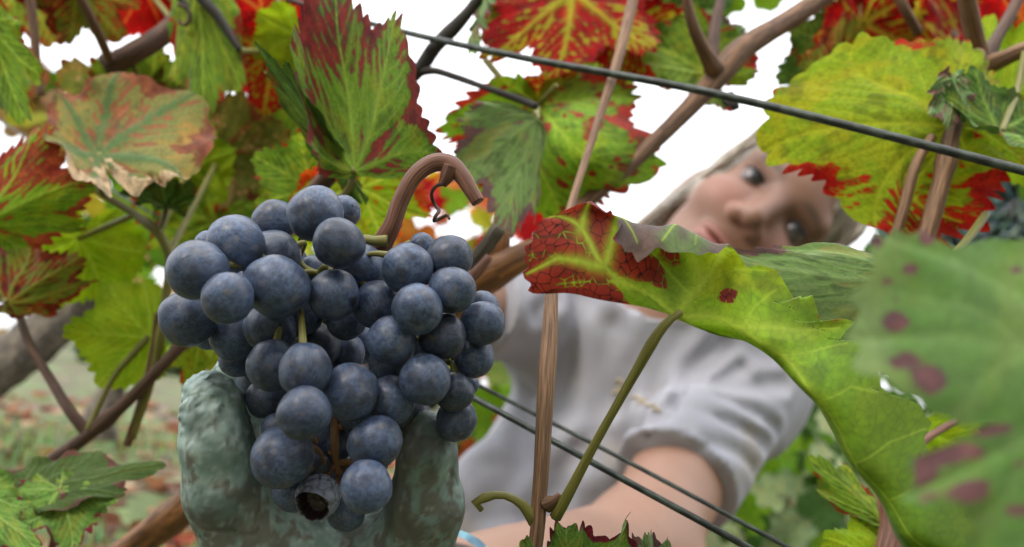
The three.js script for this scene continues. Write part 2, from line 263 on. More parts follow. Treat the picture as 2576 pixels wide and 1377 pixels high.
// ---------- leaf colours ----------
const YG = [150, 185, 30], YG2 = [118, 160, 22], G1 = [96, 134, 32], G2 = [74, 112, 26], GG = [108, 142, 92], VY = [176, 196, 70];
const side = (x, y, a) => x * Math.sin(a) + y * Math.cos(a);
const DIR = d => d * Math.PI / 180;
const T0 = {
  green: paintLeaf(MOD[0], { green: G1, green2: [116, 150, 30], vein: VY, seed: 1, bias: (x, y, E) => -.62 + .2 * (1 - cl(E / .12)), veinAmt: .5 }),
  deep: paintLeaf(MOD[1], { green: [54, 84, 28], green2: [70, 100, 32], vein: [130, 160, 70], seed: 2, bias: () => -.8, veinAmt: .5, tert: .1 }),
  lime: paintLeaf(MOD[2], { green: [156, 186, 20], green2: [126, 164, 16], vein: [178, 206, 60], seed: 3, bias: () => -.9, veinAmt: .4, mott: .35 }),
  dull: paintLeaf(MOD[3], { green: [74, 96, 46], green2: [62, 84, 42], vein: [92, 112, 62], red: [92, 60, 56], red2: [104, 70, 60], seed: 18, bias: (x, y, E) => -.55 + .4 * ss(.1, 0, E), veinAmt: .3, mott: .4 }),
  limeSpot: paintLeaf(MOD[0], { green: [158, 178, 30], green2: [120, 164, 26], vein: [190, 200, 70], red: [190, 40, 15], red2: [205, 95, 25], seed: 4, bias: (x, y, E) => -.34 + .3 * (1 - cl(E / .2)) }),
  redYellow: paintLeaf(MOD[1], { green: [176, 160, 30], green2: [150, 150, 34], vein: [190, 180, 50], red: [120, 8, 14], red2: [186, 18, 16], seed: 5, bias: (x, y, E) => .3, halo: .085, haloAmt: .6, darkNet: .2 }),
  red: paintLeaf(MOD[0], { green: [196, 60, 20], green2: [190, 100, 30], vein: [206, 130, 50], red: [176, 10, 20], red2: [206, 28, 22], seed: 6, bias: () => .55, darkNet: .25 }),
  brownRed: paintLeaf(MOD[0], { green: [110, 128, 36], green2: [140, 110, 40], vein: [150, 160, 60], red: [92, 26, 18], red2: [150, 58, 26], seed: 7, bias: (x, y, E) => .1, brown: [150, 110, 60], brownBias: () => -.3, darkNet: .3 }),
  olive: paintLeaf(MOD[1], { green: [122, 130, 52], green2: [150, 128, 62], vein: [148, 158, 80], red: [120, 62, 36], red2: [158, 96, 58], seed: 8, bias: () => -.06, brown: [172, 140, 96], brownBias: () => -.12 }),
  greyTop: paintLeaf(MOD[0], { green: [112, 146, 100], green2: [92, 132, 84], vein: [146, 176, 104], red: [104, 74, 76], red2: [124, 80, 76], seed: 9, bias: (x, y, E) => -.06 + .1 * x, darkNet: .1, veinAmt: .55, tert: .05 }),
};
const M0 = {}; for (const k in T0) M0[k] = leafMat(T0[k], { trans: k === 'greyTop' || k === 'deep' || k === 'dull' ? .22 : .48 });
// leaves painted for one place
const TX1 = leafMat(paintLeaf(MOD[0], { green: [106, 142, 40], green2: [82, 116, 44], vein: [138, 164, 58], red: [92, 40, 44], red2: [132, 52, 46], seed: 12, halo: .06, bias: (x, y, E) => -.1 + .16 * ss(.2, .6, y) + .06 * (1 - cl(E / .2)), darkNet: .15, tint: (x, y, n1) => [[74, 84, 52], .75 * ss(.45, .95, y + .6 * (n1 - .5))] }), { trans: .38, coat: .1 });
const TX2 = leafMat(paintLeaf(MOD[0], { green: [128, 172, 28], green2: [104, 150, 26], vein: [164, 190, 50], red: [150, 36, 24], red2: [190, 50, 30], seed: 13, halo: .055, spot: .22, bias: (x, y, E) => -.44 + .24 * (1 - cl(E / .1)) + .12 * ss(.2, -.6, x) + .3 * Math.exp(-(((x + .05) / .12) ** 2)) * ss(.2, .5, y), brown: [70, 62, 34], brownBias: (x, y, E) => -.55 + .3 * ss(-.2, -.7, x) }), { trans: .45 });
const TX5 = leafMat(paintLeaf(MOD[0], { green: [150, 176, 26], green2: [128, 160, 24], vein: [176, 188, 40], red: [168, 18, 14], red2: [186, 40, 14], seed: 14, halo: .06, bias: (x, y, E) => -.56 + .70 * ss(.02, .5, -x) * ss(.5, .15, y - .35) + .25 * ss(.12, 0, E) * ss(.2, -.1, x) + .2 * ss(.4, .9, y) * ss(.15, 0, E), darkNet: .3 }), { trans: .46 });
const TX6 = leafMat(paintLeaf(MOD[3], { green: [142, 128, 66], green2: [116, 124, 62], vein: [84, 110, 62], red: [108, 58, 40], red2: [146, 88, 58], seed: 15, halo: .085, haloAmt: .9, veinAmt: .2, bias: (x, y, E) => .1 + .1 * ss(.28, .05, E), brown: [178, 154, 122], brownBias: (x, y, E) => -.42 + .72 * ss(.26, .06, E) * ss(.2, -.25, y), darkNet: .1 }), { trans: .28 });
const TX7 = leafMat(paintLeaf(MOD[0], { green: [126, 164, 28], green2: [100, 146, 26], vein: [150, 176, 50], red: [138, 42, 24], red2: [176, 84, 44], seed: 16, bias: (x, y, E) => -.35 + .75 * ss(.05, .5, y - x * .3), darkNet: .35 }), { trans: .4 });
const TXB = leafMat(paintLeaf(MOD[0], { green: [116, 140, 86], green2: [96, 126, 66], vein: [128, 154, 88], red: [100, 78, 80], red2: [120, 88, 84], seed: 19, halo: .05, bias: (x, y, E) => -.42 + .42 * ss(.45, .8, y) + .16 * ss(.1, 0, E), darkNet: .1, veinAmt: .4, tert: .05 }), { trans: .25 });
const TX15 = leafMat(paintLeaf(MOD[0], { green: [112, 148, 62], green2: [88, 128, 52], vein: [150, 176, 90], red: [84, 30, 40], red2: [110, 36, 48], seed: 17, bias: (x, y, E) => -.75 + .75 * ss(.07, 0, E) * ss(.1, .5, x + y * .6), tert: .2 }), { trans: .25 });

// the bent leaf in front: flattened, in units of 900 pixels round its stalk
const U = (x, y) => [(x - 1700) / 900, -(y - 795) / 900];
const L3out = [[1668, 772], [1640, 748], [1600, 728], [1555, 716], [1495, 718], [1440, 722], [1392, 728], [1345, 742], [1326, 733], [1338, 715], [1320, 702], [1316, 684], [1334, 672], [1318, 655], [1326, 640], [1317, 622], [1340, 612], [1336, 590], [1352, 574], [1346, 556], [1366, 548], [1358, 538], [1400, 532], [1430, 524], [1470, 520], [1486, 506], [1505, 506], [1524, 520], [1536, 540], [1550, 545], [1556, 500], [1540, 478], [1566, 472], [1572, 452], [1592, 452], [1606, 424], [1630, 448], [1650, 474], [1676, 478], [1700, 494], [1730, 500], [1758, 498], [1782, 520], [1804, 530], [1820, 560], [1834, 596], [1846, 630], [1862, 656], [1880, 686], [1912, 674], [1949, 682], [1968, 718], [1990, 756], [2003, 784], [2032, 738], [2044, 772], [2054, 800], [2080, 836], [2108, 796], [2126, 796], [2150, 806], [2126, 836], [2112, 862], [2150, 864], [2178, 880], [2150, 912], [2196, 926], [2206, 972], [2237, 998], [2268, 1004], [2300, 1022], [2312, 1046], [2334, 1070], [2318, 1100], [2330, 1130], [2360, 1160], [2400, 1205], [2410, 1240], [2440, 1290], [2450, 1330], [2470, 1380], [2490, 1440], [2470, 1500], [2420, 1540], [2360, 1530], [2290, 1500], [2230, 1460], [2190, 1400], [2150, 1330], [2120, 1300], [2080, 1230], [2040, 1200], [2000, 1130], [1950, 1090], [1910, 1020], [1850, 960], [1800, 900], [1740, 850], [1705, 812]].map(p => U(...p));
const dense = (o, n) => { const L = [0]; for (let i = 0; i < o.length; i++) L.push(L[i] + Math.hypot(o[(i + 1) % o.length][0] - o[i][0], o[(i + 1) % o.length][1] - o[i][1])); const r = []; let k = 0; for (let i = 0; i < n; i++) { const s = i / n * L[o.length]; while (L[k + 1] < s) k++; const t = (s - L[k]) / (L[k + 1] - L[k]), a = o[k], b = o[(k + 1) % o.length]; r.push([mix(a[0], b[0], t), mix(a[1], b[1], t)]); } return r; };
const pl = l => l.map(p => U(...p));
const L3 = leafModel({
  outline: dense(L3out, 460), res: 1024, cells: 36, width: .0085,
  mains: [[[1700, 795], [1660, 755], [1600, 722], [1554, 700], [1502, 648], [1462, 595], [1406, 544], [1375, 530]], [[1520, 668], [1460, 660], [1403, 655], [1330, 690]], [[1462, 595], [1470, 570], [1484, 530]], [[1520, 668], [1544, 608], [1556, 560], [1600, 470]],
    [[1700, 795], [1740, 735], [1768, 707], [1811, 654], [1830, 590], [1846, 545]], [[1768, 707], [1740, 640], [1700, 560], [1660, 490]], [[1700, 795], [1780, 800], [1870, 840], [1960, 900], [2060, 1010], [2160, 1140], [2300, 1330], [2420, 1480]], [[1860, 836], [1930, 820], [2010, 826], [2110, 820]]].map(pl),
  secs: [[[1554, 700], [1480, 705], [1400, 718]], [[1768, 707], [1850, 690], [1930, 690]], [[1740, 735], [1690, 690], [1640, 640]], [[1960, 900], [2050, 880], [2130, 870]], [[2060, 1010], [2140, 970], [2200, 985]], [[2160, 1140], [2240, 1090], [2320, 1080]], [[2240, 1240], [2330, 1190], [2390, 1200]], [[1870, 840], [1900, 780], [1950, 740]], [[1811, 654], [1760, 600], [1745, 520]], [[1811, 654], [1880, 610], [1920, 600]], [[1502, 648], [1430, 610], [1350, 600]], [[1400, 657], [1370, 640], [1330, 645]], [[2060, 1010], [2060, 1090], [2040, 1160]], [[2160, 1140], [2170, 1230], [2150, 1300]]].map(pl),
});
const blob = (x, y, cx, cy, rx, ry) => { const c = U(cx, cy); return Math.exp(-(((x - c[0]) / (rx / 900)) ** 2) - (((y - c[1]) / (ry / 900)) ** 2)); };
const L3mat = leafMat(paintLeaf(L3, {
  green: [142, 182, 22], green2: [120, 164, 20], vein: [176, 198, 62], red: [118, 34, 22], red2: [158, 52, 34], seed: 21, halo: .04, haloAmt: .6, darkNet: .6, net: .11, veinAmt: .75, tert: .1,
  bias: (x, y) => { const X = x * 900 + 1700, Y = 795 - y * 900; const top = ss(595, 570, Y - (X - 1700) * .34) * ss(1545, 1565, X); return -.75 + 1.0 * ss(1590, 1520, X) + .95 * blob(x, y, 1590, 660, 45, 40) + 1.0 * blob(x, y, 1665, 672, 62, 62) + .72 * blob(x, y, 1835, 752, 46, 38) + .5 * blob(x, y, 1910, 676, 50, 14) + .4 * blob(x, y, 1690, 620, 40, 16) - .5 * ss(2050, 2200, X) - top * .6; },
  tint: (x, y, n1, n2) => { const X = x * 900 + 1700, Y = 795 - y * 900, top = ss(590, 568, Y - (X - 1700) * .34) * ss(1540, 1560, X); return [[92, 126, 18], .75 * ss(1950, 2250, X) * (1 - top)]; },
  post: (x, y, n1, n2) => { const X = x * 900 + 1700, Y = 795 - y * 900, top = ss(590, 570, Y - (X - 1700) * .34) * ss(1540, 1556, X); return top > 0 ? [mix3(mix3([84, 62, 68], [112, 84, 84], ss(.35, .65, fbm(x * 14, y * 14, 5, 3))), [96, 118, 64], cl(ss(.5, .62, fbm(x * 6 + 3, y * 6, 2, 3)) + ss(1780, 1930, X) * .5 + .35 * Math.exp(-((L3.at(L3.S, x, y) / .02) ** 2)) + .35 * Math.exp(-((L3.at(L3.M, x, y) / .03) ** 2)))), top * .92] : null; },
}), { trans: .46, coat: .12 });
// the near blurred leaf at the right, flattened the same way
const U4 = (x, y) => [(x - 2800) / 900, -(y - 960) / 900];
const L4out = [[2560, 606], [2490, 596], [2440, 612], [2405, 630], [2350, 600], [2316, 572], [2290, 592], [2246, 578], [2226, 600], [2192, 588], [2180, 640], [2200, 690], [2140, 752], [2172, 775], [2128, 850], [2166, 872], [2128, 930], [2150, 955], [2200, 958], [2240, 1000], [2290, 1018], [2330, 1052], [2380, 1056], [2420, 1078], [2520, 1072], [2560, 1084], [2480, 1096], [2420, 1096], [2370, 1126], [2330, 1140], [2276, 1160], [2300, 1200], [2268, 1262], [2320, 1288], [2400, 1290], [2438, 1330], [2420, 1400], [2480, 1460], [2500, 1560], [2640, 1640], [2800, 1700], [3000, 1600], [3150, 1400], [3200, 1000], [3100, 760], [3000, 640], [2850, 560], [2700, 560]].map(p => U4(...p));
const pl4 = l => l.map(p => U4(...p));
const L4 = leafModel({ outline: dense(L4out, 420), res: 512, cells: 20, width: .012, mains: [[[2800, 960], [2600, 900], [2400, 860], [2140, 850]], [[2800, 960], [2640, 1080], [2450, 1180], [2280, 1250]], [[2800, 960], [2600, 780], [2400, 660], [2230, 600]], [[2800, 960], [2740, 760], [2700, 580]], [[2800, 960], [2700, 1200], [2560, 1500]]].map(pl4), secs: [[[2600, 900], [2480, 960], [2400, 1050]], [[2600, 900], [2450, 800], [2250, 740]], [[2640, 1080], [2500, 1290], [2440, 1330]]].map(pl4) });
const sp4 = [[2285, 690, 26, 18], [2255, 755, 24, 20], [2250, 812, 40, 44], [2262, 920, 48, 26], [2325, 968, 60, 40], [2235, 715, 24, 12], [2435, 1015, 62, 46], [2400, 1040, 46, 18], [2500, 1092, 58, 16], [2360, 1150, 70, 36], [2320, 1210, 40, 50], [2450, 1150, 40, 20], [2430, 1252, 55, 34], [2555, 1180, 24, 14], [2540, 1295, 40, 22], [2200, 612, 20, 20], [2330, 600, 26, 34], [2560, 690, 20, 14]];
const L4mat = leafMat(paintLeaf(L4, { mott: .4, green: [102, 136, 74], green2: [84, 120, 54], vein: [128, 156, 92], red: [98, 72, 76], red2: [116, 80, 78], seed: 23, halo: .05, darkNet: .05, veinAmt: .3, tert: .03,
  bias: (x, y) => { let b = -1.05; for (const s of sp4) { const c = U4(s[0], s[1]); b = Math.max(b, -1.05 + 1.35 * Math.exp(-(((x - c[0]) * 900 / s[2]) ** 2) - (((y - c[1]) * 900 / s[3]) ** 2))); } return b; },
  tint: (x, y) => { const X = x * 900 + 2800; return [[150, 164, 112], .5 * ss(2300, 2180, X)]; } }), { trans: .2 });

// ---------- wood ----------
const bark = (a, b, seed, fx = 9, fy = 30) => tex(256, 256, (u, v) => { const c = Math.cos(u * 6.283) , s = Math.sin(u * 6.283), w = v * 256; const n = fbm(c * fx * .35 + seed, s * fx * .35, w * .018, 4), f = fbm(c * 9, s * 9 + seed, w * .06, 3), l = noise(c * 18 + seed, s * 18, w * .012); const k = .45 * n + .35 * f + .2 * l; return mix3(a, b, ss(.3, .7, k)).map(q => q * (.82 + .36 * f)); }, true, true);
const woodMat = (a, b, seed, rough = .75, bump = .0005) => { const t = bark(a, b, seed); t.repeat.set(1, 9); return new THREE.MeshStandardMaterial({ map: t, bumpMap: t, bumpScale: bump, roughness: rough }); };
const W = { cane: woodMat([76, 54, 40], [122, 90, 64], 1), pale: woodMat([88, 63, 44], [138, 107, 78], 2), dark: woodMat([54, 38, 30], [94, 68, 52], 3), old: woodMat([92, 58, 30], [150, 100, 54], 4, .6, .0012), stem: woodMat([92, 58, 44], [136, 96, 76], 5, .6), green: woodMat([96, 98, 42], [128, 122, 58], 6, .6, .0002), reddish: woodMat([104, 86, 46], [126, 80, 58], 7, .6, .0002), black: woodMat([24, 22, 20], [52, 46, 40], 8), grey: woodMat([66, 60, 53], [110, 102, 90], 9, .9, .003) };
W.wire = (() => { const t = tex(64, 256, (u, v) => { const n = fbm(u * 9, v * 22, 3, 4); return mix3([26, 32, 28], [62, 72, 63], ss(.3, .75, n)); }, true, true); t.repeat.set(1, 12); return new THREE.MeshStandardMaterial({ map: t, roughness: .5, metalness: .25, bumpMap: t, bumpScale: .0003 }); })();
// ---------- ground ----------
{
  const pos = [], uv = [], idx = [], n = 90, R = 90;
  for (let j = 0; j <= n; j++) for (let i = 0; i <= n; i++) {
    const f = t => Math.sign(t) * Math.abs(t) ** 2.2 * R, x = f(i / n * 2 - 1), z = f(j / n * 2 - 1) - 3;
    pos.push(x, Math.max(0, -x) * .15 * ss(0, .8, -x) + (fbm(x * .9, z * .9, 2, 3) - .5) * .09 + (fbm(x * 5, z * 5, 4, 2) - .5) * .02, z); uv.push(x / 2.4, z / 2.4);
  }
  for (let j = 0; j < n; j++) for (let i = 0; i < n; i++) { const a = j * (n + 1) + i, b = a + n + 1; idx.push(a, b, a + 1, a + 1, b, b + 1); }
  const t = tex(512, 512, (u, v) => { const c = (k, s) => fbm(u * k, v * k, s, 4) * (1 - ss(.85, 1, Math.max(u, v))) + fbm((u - 1) * k, (v - 1) * k, s, 4) * ss(.85, 1, Math.max(u, v)); const a = c(7, 1), b = c(30, 2), d = c(14, 5); let q = mix3([48, 38, 28], [98, 82, 62], ss(.35, .65, b)); q = mix3(q, [70, 88, 40], ss(.45, .55, a) * .85); q = mix3(q, [112, 128, 80], ss(.56, .7, d) * .5); return mix3(q, [64, 52, 40], ss(.6, .75, c(22, 9)) * .6); }, true, true);
  const g = part('ground', geo(pos, idx, uv), new THREE.MeshStandardMaterial({ map: t, roughness: .95, bumpMap: t, bumpScale: .02 }), scene);
  g.userData.kind = 'structure'; g.userData.label = 'bare brown vineyard soil with patches of grass';
}

// ---------- the bunch of grapes ----------
const WOOD = P(960, 640, .25);
{
  const bunch = thing('grape_bunch', 'large bunch of dusty blue-black grapes resting in the gloved hand', 'grapes', WOOD);
  const R = rng(5), mats = [];
  for (let s = 0; s < 6; s++) mats.push(new THREE.MeshPhysicalMaterial({ roughness: .48, clearcoat: .3, clearcoatRoughness: .3, specularIntensity: .6, map: tex(512, 256, (u, v) => {
    const th = u * Math.PI * 2, ph = v * Math.PI, x = Math.sin(ph) * Math.cos(th), y = Math.cos(ph), z = Math.sin(ph) * Math.sin(th);
    const big = fbm(x * 1.6 + s * 9, y * 1.6, z * 1.6, 3), med = fbm(x * 5 + s, y * 5, z * 5 + s, 4), fine = fbm(x * 22, y * 22 + s, z * 22, 3);
    const streak = fbm(x * 17 + s, y * 1.4, z * 17, 3), specks = ss(.7, .8, noise(x * 34 + s * 3, y * 34, z * 34));
    let c = mix3([44, 56, 80], [108, 128, 157], ss(.28, .72, med * .4 + streak * .35 + big * .25));
    const worn = ss(.46, .66, big * .6 + med * .4) * .8, scr = ss(.5, .75, streak) * .4;
    c = mix3(c, [30, 31, 42], cl(worn * .75)); c = mix3(c, [36, 42, 60], scr * .8);
    c = mix3(c, [112, 106, 104], ss(.62, .8, fbm(x * 3 + 20 + s, y * 3, z * 3, 3)) * .5); c = mix3(c, [136, 142, 152], specks * .12);
    c = mix3(c, [26, 24, 32], ss(.64, .86, fbm(x * 1.4 + 40 + s * 5, y * 1.4, z * 1.4, 3)) * .7);
    const pole = Math.acos(cl(-y, -1, 1)) / Math.PI; c = mix3(c, [60, 44, 36], ss(.03, .012, pole + .008 * med)); c = mix3(c, [46, 48, 62], ss(.15, .05, pole) * .45);
    const own = [1, 1.1, .88, 1.04, .8, .95][s]; return c.map(q => q * own * (.9 + .2 * fine));
  }, true, true) }));
  const shapes = []; for (let s = 0; s < 5; s++) { const g = new THREE.SphereGeometry(1, 40, 28), p = g.attributes.position; for (let i = 0; i < p.count; i++) { const x = p.getX(i), y = p.getY(i), z = p.getZ(i), k = 1 + .17 * (fbm(x * 1.1 + s * 4, y * 1.3, z * 1.3, 2) - .5); p.setXYZ(i, x * k, y * k * (1 + .06 * (s % 3 - .8)), z * k); } g.computeVertexNormals(); shapes.push(g); }
  // x, y, radius in the photograph, layer (0 in front)
  const list = [[793, 538, 68, .6], [692, 557, 53, 1.4], [868, 532, 38, 2.4], [853, 612, 63, .3], [592, 612, 68, 1], [522, 612, 32, 2.2], [497, 680, 72, .7], [683, 652, 68, 1.1], [697, 722, 80, -.2], [572, 750, 62, .5], [471, 801, 69, .8], [840, 742, 63, .1], [908, 672, 56, 1.3], [590, 848, 60, 1.4], [523, 846, 34, 2.2], [680, 825, 63, 1.2], [755, 788, 56, 1.6], [872, 806, 48, 2.2], [1025, 678, 66, .5], [1131, 650, 57, 1.1], [1062, 622, 36, 2.4], [1136, 731, 58, .5], [1050, 778, 61, -.1], [948, 768, 62, .5], [985, 858, 60, .2], [1113, 848, 59, .5], [1213, 815, 55, .8], [1216, 772, 38, 1.9], [1194, 902, 50, 1.5], [1070, 955, 63, .2], [1142, 987, 50, .8], [1180, 968, 24, 2.2], [1148, 1056, 49, 1.2], [988, 920, 58, 1.3], [984, 1008, 60, 1.2], [882, 986, 70, -.2], [686, 921, 62, .6], [768, 932, 63, .2], [792, 874, 60, 1.8], [866, 890, 50, 2.4], [765, 1041, 66, -.1], [711, 1151, 75, -.1], [702, 1078, 40, 1.5], [944, 1112, 66, .6], [921, 1225, 63, 0], [735, 1240, 48, 1.5], [672, 1002, 50, 1.9], [905, 1040, 52, 2.2], [840, 1110, 55, 2.4], [790, 1000, 55, 2.2], [1040, 880, 55, 2], [910, 860, 55, 2.8], [690, 880, 52, 2.4], [610, 790, 55, 2.2], [760, 850, 55, 2.8], [1090, 780, 55, 2], [960, 960, 55, 2.4], [1030, 1040, 48, 2.2], [780, 1170, 52, 2], [870, 1290, 46, 1.6], [640, 720, 50, 2.1], [800, 690, 50, 2.6], [600, 900, 46, 2.6], [720, 1000, 56, 2.8], [650, 960, 50, 3], [830, 1060, 58, 3], [920, 1000, 56, 3.2], [1010, 960, 54, 3], [930, 1160, 50, 2.2], [760, 1110, 54, 2.8], [870, 1200, 50, 2.4], [720, 660, 50, 2.6], [960, 700, 52, 2.6], [1060, 850, 52, 2.8], [560, 690, 50, 2.6], [830, 940, 56, 3.4]];
  const G = list.map(([x, y, r, l]) => ({ x, y, r: r * 1.035, d: .226 + .0125 * l }));
  for (let it = 0; it < 60; it++) for (let i = 0; i < G.length; i++) for (let j = 0; j < i; j++) {
    const a = G[i], b = G[j], pa = P(a.x, a.y, a.d), pb = P(b.x, b.y, b.d), need = (px(a.r, a.d) + px(b.r, b.d)) * .985, D = pa.distanceTo(pb);
    if (D < need) { const s = a.d >= b.d ? 1 : -1, k = Math.min(.0012, (need - D) * .35) * s; a.d += k; b.d -= k * .25; }
  }
  const axis = [[955, 640, .256], [925, 705, .268], [890, 800, .272], [865, 900, .27], [850, 1000, .262], [843, 1070, .25], [843, 1150, .247], [852, 1192, .249]];
  const branches = [[[905, 690, .262, 15], [860, 690, .252, 12], [800, 690, .247, 10], [760, 668, .247, 8], [742, 612, .25, 7]], [[800, 690, .246, 9], [770, 685, .242, 8], [735, 700, .242, 7]], [[838, 680, .243, 8], [815, 672, .242, 8], [800, 690, .243, 7]], [[890, 800, .27, 13], [1000, 830, .262, 11], [1110, 900, .252, 9], [1135, 915, .25, 8]], [[866, 900, .27, 12], [760, 880, .262, 10], [660, 860, .258, 8]],
    [[843, 1075, .25, 9], [880, 1072, .249, 7], [905, 1060, .249, 6]], [[843, 1135, .248, 9], [815, 1148, .247, 7], [785, 1160, .246, 7]], [[852, 1165, .248, 9], [832, 1180, .246, 7], [818, 1205, .242, 8]], [[852, 1165, .248, 9], [880, 1163, .246, 7], [905, 1175, .243, 8]], [[955, 650, .256, 12], [900, 620, .26, 10], [830, 600, .262, 9], [790, 600, .262, 8]], [[960, 650, .258, 12], [1030, 690, .264, 10], [1110, 720, .262, 9], [1180, 780, .262, 8]], [[880, 850, .274, 12], [760, 770, .268, 10], [620, 740, .262, 9], [540, 760, .26, 8]], [[905, 700, .27, 12], [780, 660, .268, 10], [650, 650, .262, 9], [570, 670, .258, 8]], [[858, 960, .268, 11], [960, 960, .264, 10], [1060, 1000, .262, 8]]];
  const AXP = [axis, ...branches].flatMap(l => new THREE.CatmullRomCurve3(l.map(a => P(a[0], a[1], a[2]))).getPoints(l === axis ? 80 : 16));
  const q = new THREE.Quaternion(), up = V3(0, 1, 0);
  G.forEach((g, i) => {
    const c = P(g.x, g.y, g.d), r = px(g.r, g.d); let best = AXP[0], bd = 9; for (const a of AXP) { const d = a.distanceTo(c) + .7 * Math.max(0, c.y - a.y - .01); if (d < bd) { bd = d; best = a; } }
    const to = best.clone().sub(c).normalize().add(V3(0, .5, 0)).add(V3(R() - .5, R() - .5, R() - .5).multiplyScalar(.7)).normalize();
    const m = new THREE.Mesh(shapes[i % 5], mats[Math.floor(R() * 6)]); m.name = 'grape'; m.castShadow = m.receiveShadow = true;
    m.position.copy(c).sub(WOOD); m.scale.setScalar(r); q.setFromUnitVectors(up, to); m.quaternion.copy(q).multiply(new THREE.Quaternion().setFromAxisAngle(up, R() * 6.28)); bunch.add(m);
    const s = c.clone().addScaledVector(to, r * .97), mid = s.clone().addScaledVector(to, .004).lerp(best, .25);
    best = best.clone().addScaledVector(AX[2], -.004); if (s.distanceTo(best) > .004) part('pedicel', tube([s, mid, best], [.0012, .0006, .0006], { sides: 7, seg: 10 }), g.y > 1000 ? W.reddish : W.green, bunch);
  });
  { // one grape has dried out and split open, its dark hollow showing
    const c = P(800, 1251, .2315), r = px(58, .2315), g = new THREE.SphereGeometry(1, 90, 64), p = g.attributes.position, col = [];
    const dir = AX[2].clone().multiplyScalar(.86).addScaledVector(AX[1], -.42).addScaledVector(AX[0], -.18).normalize(), v = V3(0, 0, 0);
    for (let i = 0; i < p.count; i++) { v.fromBufferAttribute(p, i).normalize(); const n = fbm(v.x * 2.4 + 3, v.y * 2.4, v.z * 2.4, 3), a = Math.acos(cl(v.dot(dir), -1, 1)) + .22 * (n - .5), w = ss(.88, .76, a); const crease = Math.abs(noise(v.x * 3.1 + 8, v.y * 3.1, v.z * 3.1) - .5);
      const k = (1.04 - .07 * ss(.12, 0, crease) - .12 * n) * (1 + .035 * Math.exp(-(((a - .92) / .09) ** 2))); v.multiplyScalar(k).addScaledVector(dir, -1.1 * w * Math.sqrt(Math.max(0, 1 - (a / .95) ** 2))); p.setXYZ(i, v.x, v.y, v.z);
      const f = fbm(v.x * 9, v.y * 9, v.z * 9, 3); let q = mix3([.10, .12, .17], [.22, .25, .33], f); q = mix3(q, [.03, .03, .045], ss(.1, 0, crease) * .7); q = mix3(q, mix3([.006, .004, .005], [.022, .009, .008], f), ss(.93, .85, a)); col.push(...q); }
    g.setAttribute('color', new THREE.BufferAttribute(new Float32Array(col), 3)); g.computeVertexNormals(); g.scale(r, r, r); g.translate(c.x, c.y, c.z);
    const m = part('grape', g, new THREE.MeshPhysicalMaterial({ vertexColors: true, roughness: .42, clearcoat: .25, clearcoatRoughness: .3 }), bunch, 'dried grape split open with a dark hollow');
  }
  part('rachis', tube(axis.map(a => P(...a)), [.0036, .0028, .0024, .0022, .0019, .0016, .0014, .0012], { rough: .12, sides: 10, seg: 60 }), W.reddish, bunch);
  for (const l of branches) part('rachis_branch', ptube(l, { sides: 8, seg: 16, rough: .1 }), l[0][1] > 1000 ? W.reddish : W.green, bunch);
  const hook = [[925, 668, .262, 26], [948, 632, .256, 36], [985, 570, .251, 26], [1008, 505, .25, 22], [1046, 440, .25, 22], [1092, 410, .251, 21], [1130, 412, .251, 23], [1160, 440, .25, 23], [1186, 482, .249, 20], [1203, 510, .2485, 17]];
  part('peduncle', ptube(hook, { rough: .09, sides: 18, seg: 90, seed: 3 }), W.stem, bunch, 'hooked brown stalk with a cut end');
  part('side_shoot', ptube([[975, 606, .2475, 15], [945, 606, .247, 12], [918, 604, .248, 15], [880, 622, .252, 11]], { sides: 10, seg: 20, rough: .2 }), W.green, bunch);
  part('stub', ptube([[1135, 418, .2495, 22], [1124, 446, .2495, 18], [1112, 466, .25, 11]], { sides: 10, seg: 14, rough: .25 }), W.stem, bunch);
  part('tendril', ptube([[1120, 462, .249, 6], [1098, 468, .249, 5], [1086, 486, .25, 4.5], [1092, 512, .252, 4.5], [1104, 530, .25, 4.5], [1096, 544, .247, 5], [1092, 556, .248, 5], [1108, 550, .25, 4.5], [1124, 542, .25, 4.5], [1131, 552, .249, 3]], { sides: 8, seg: 70 }), W.dark, bunch, 'thin curled brown tendril');
}

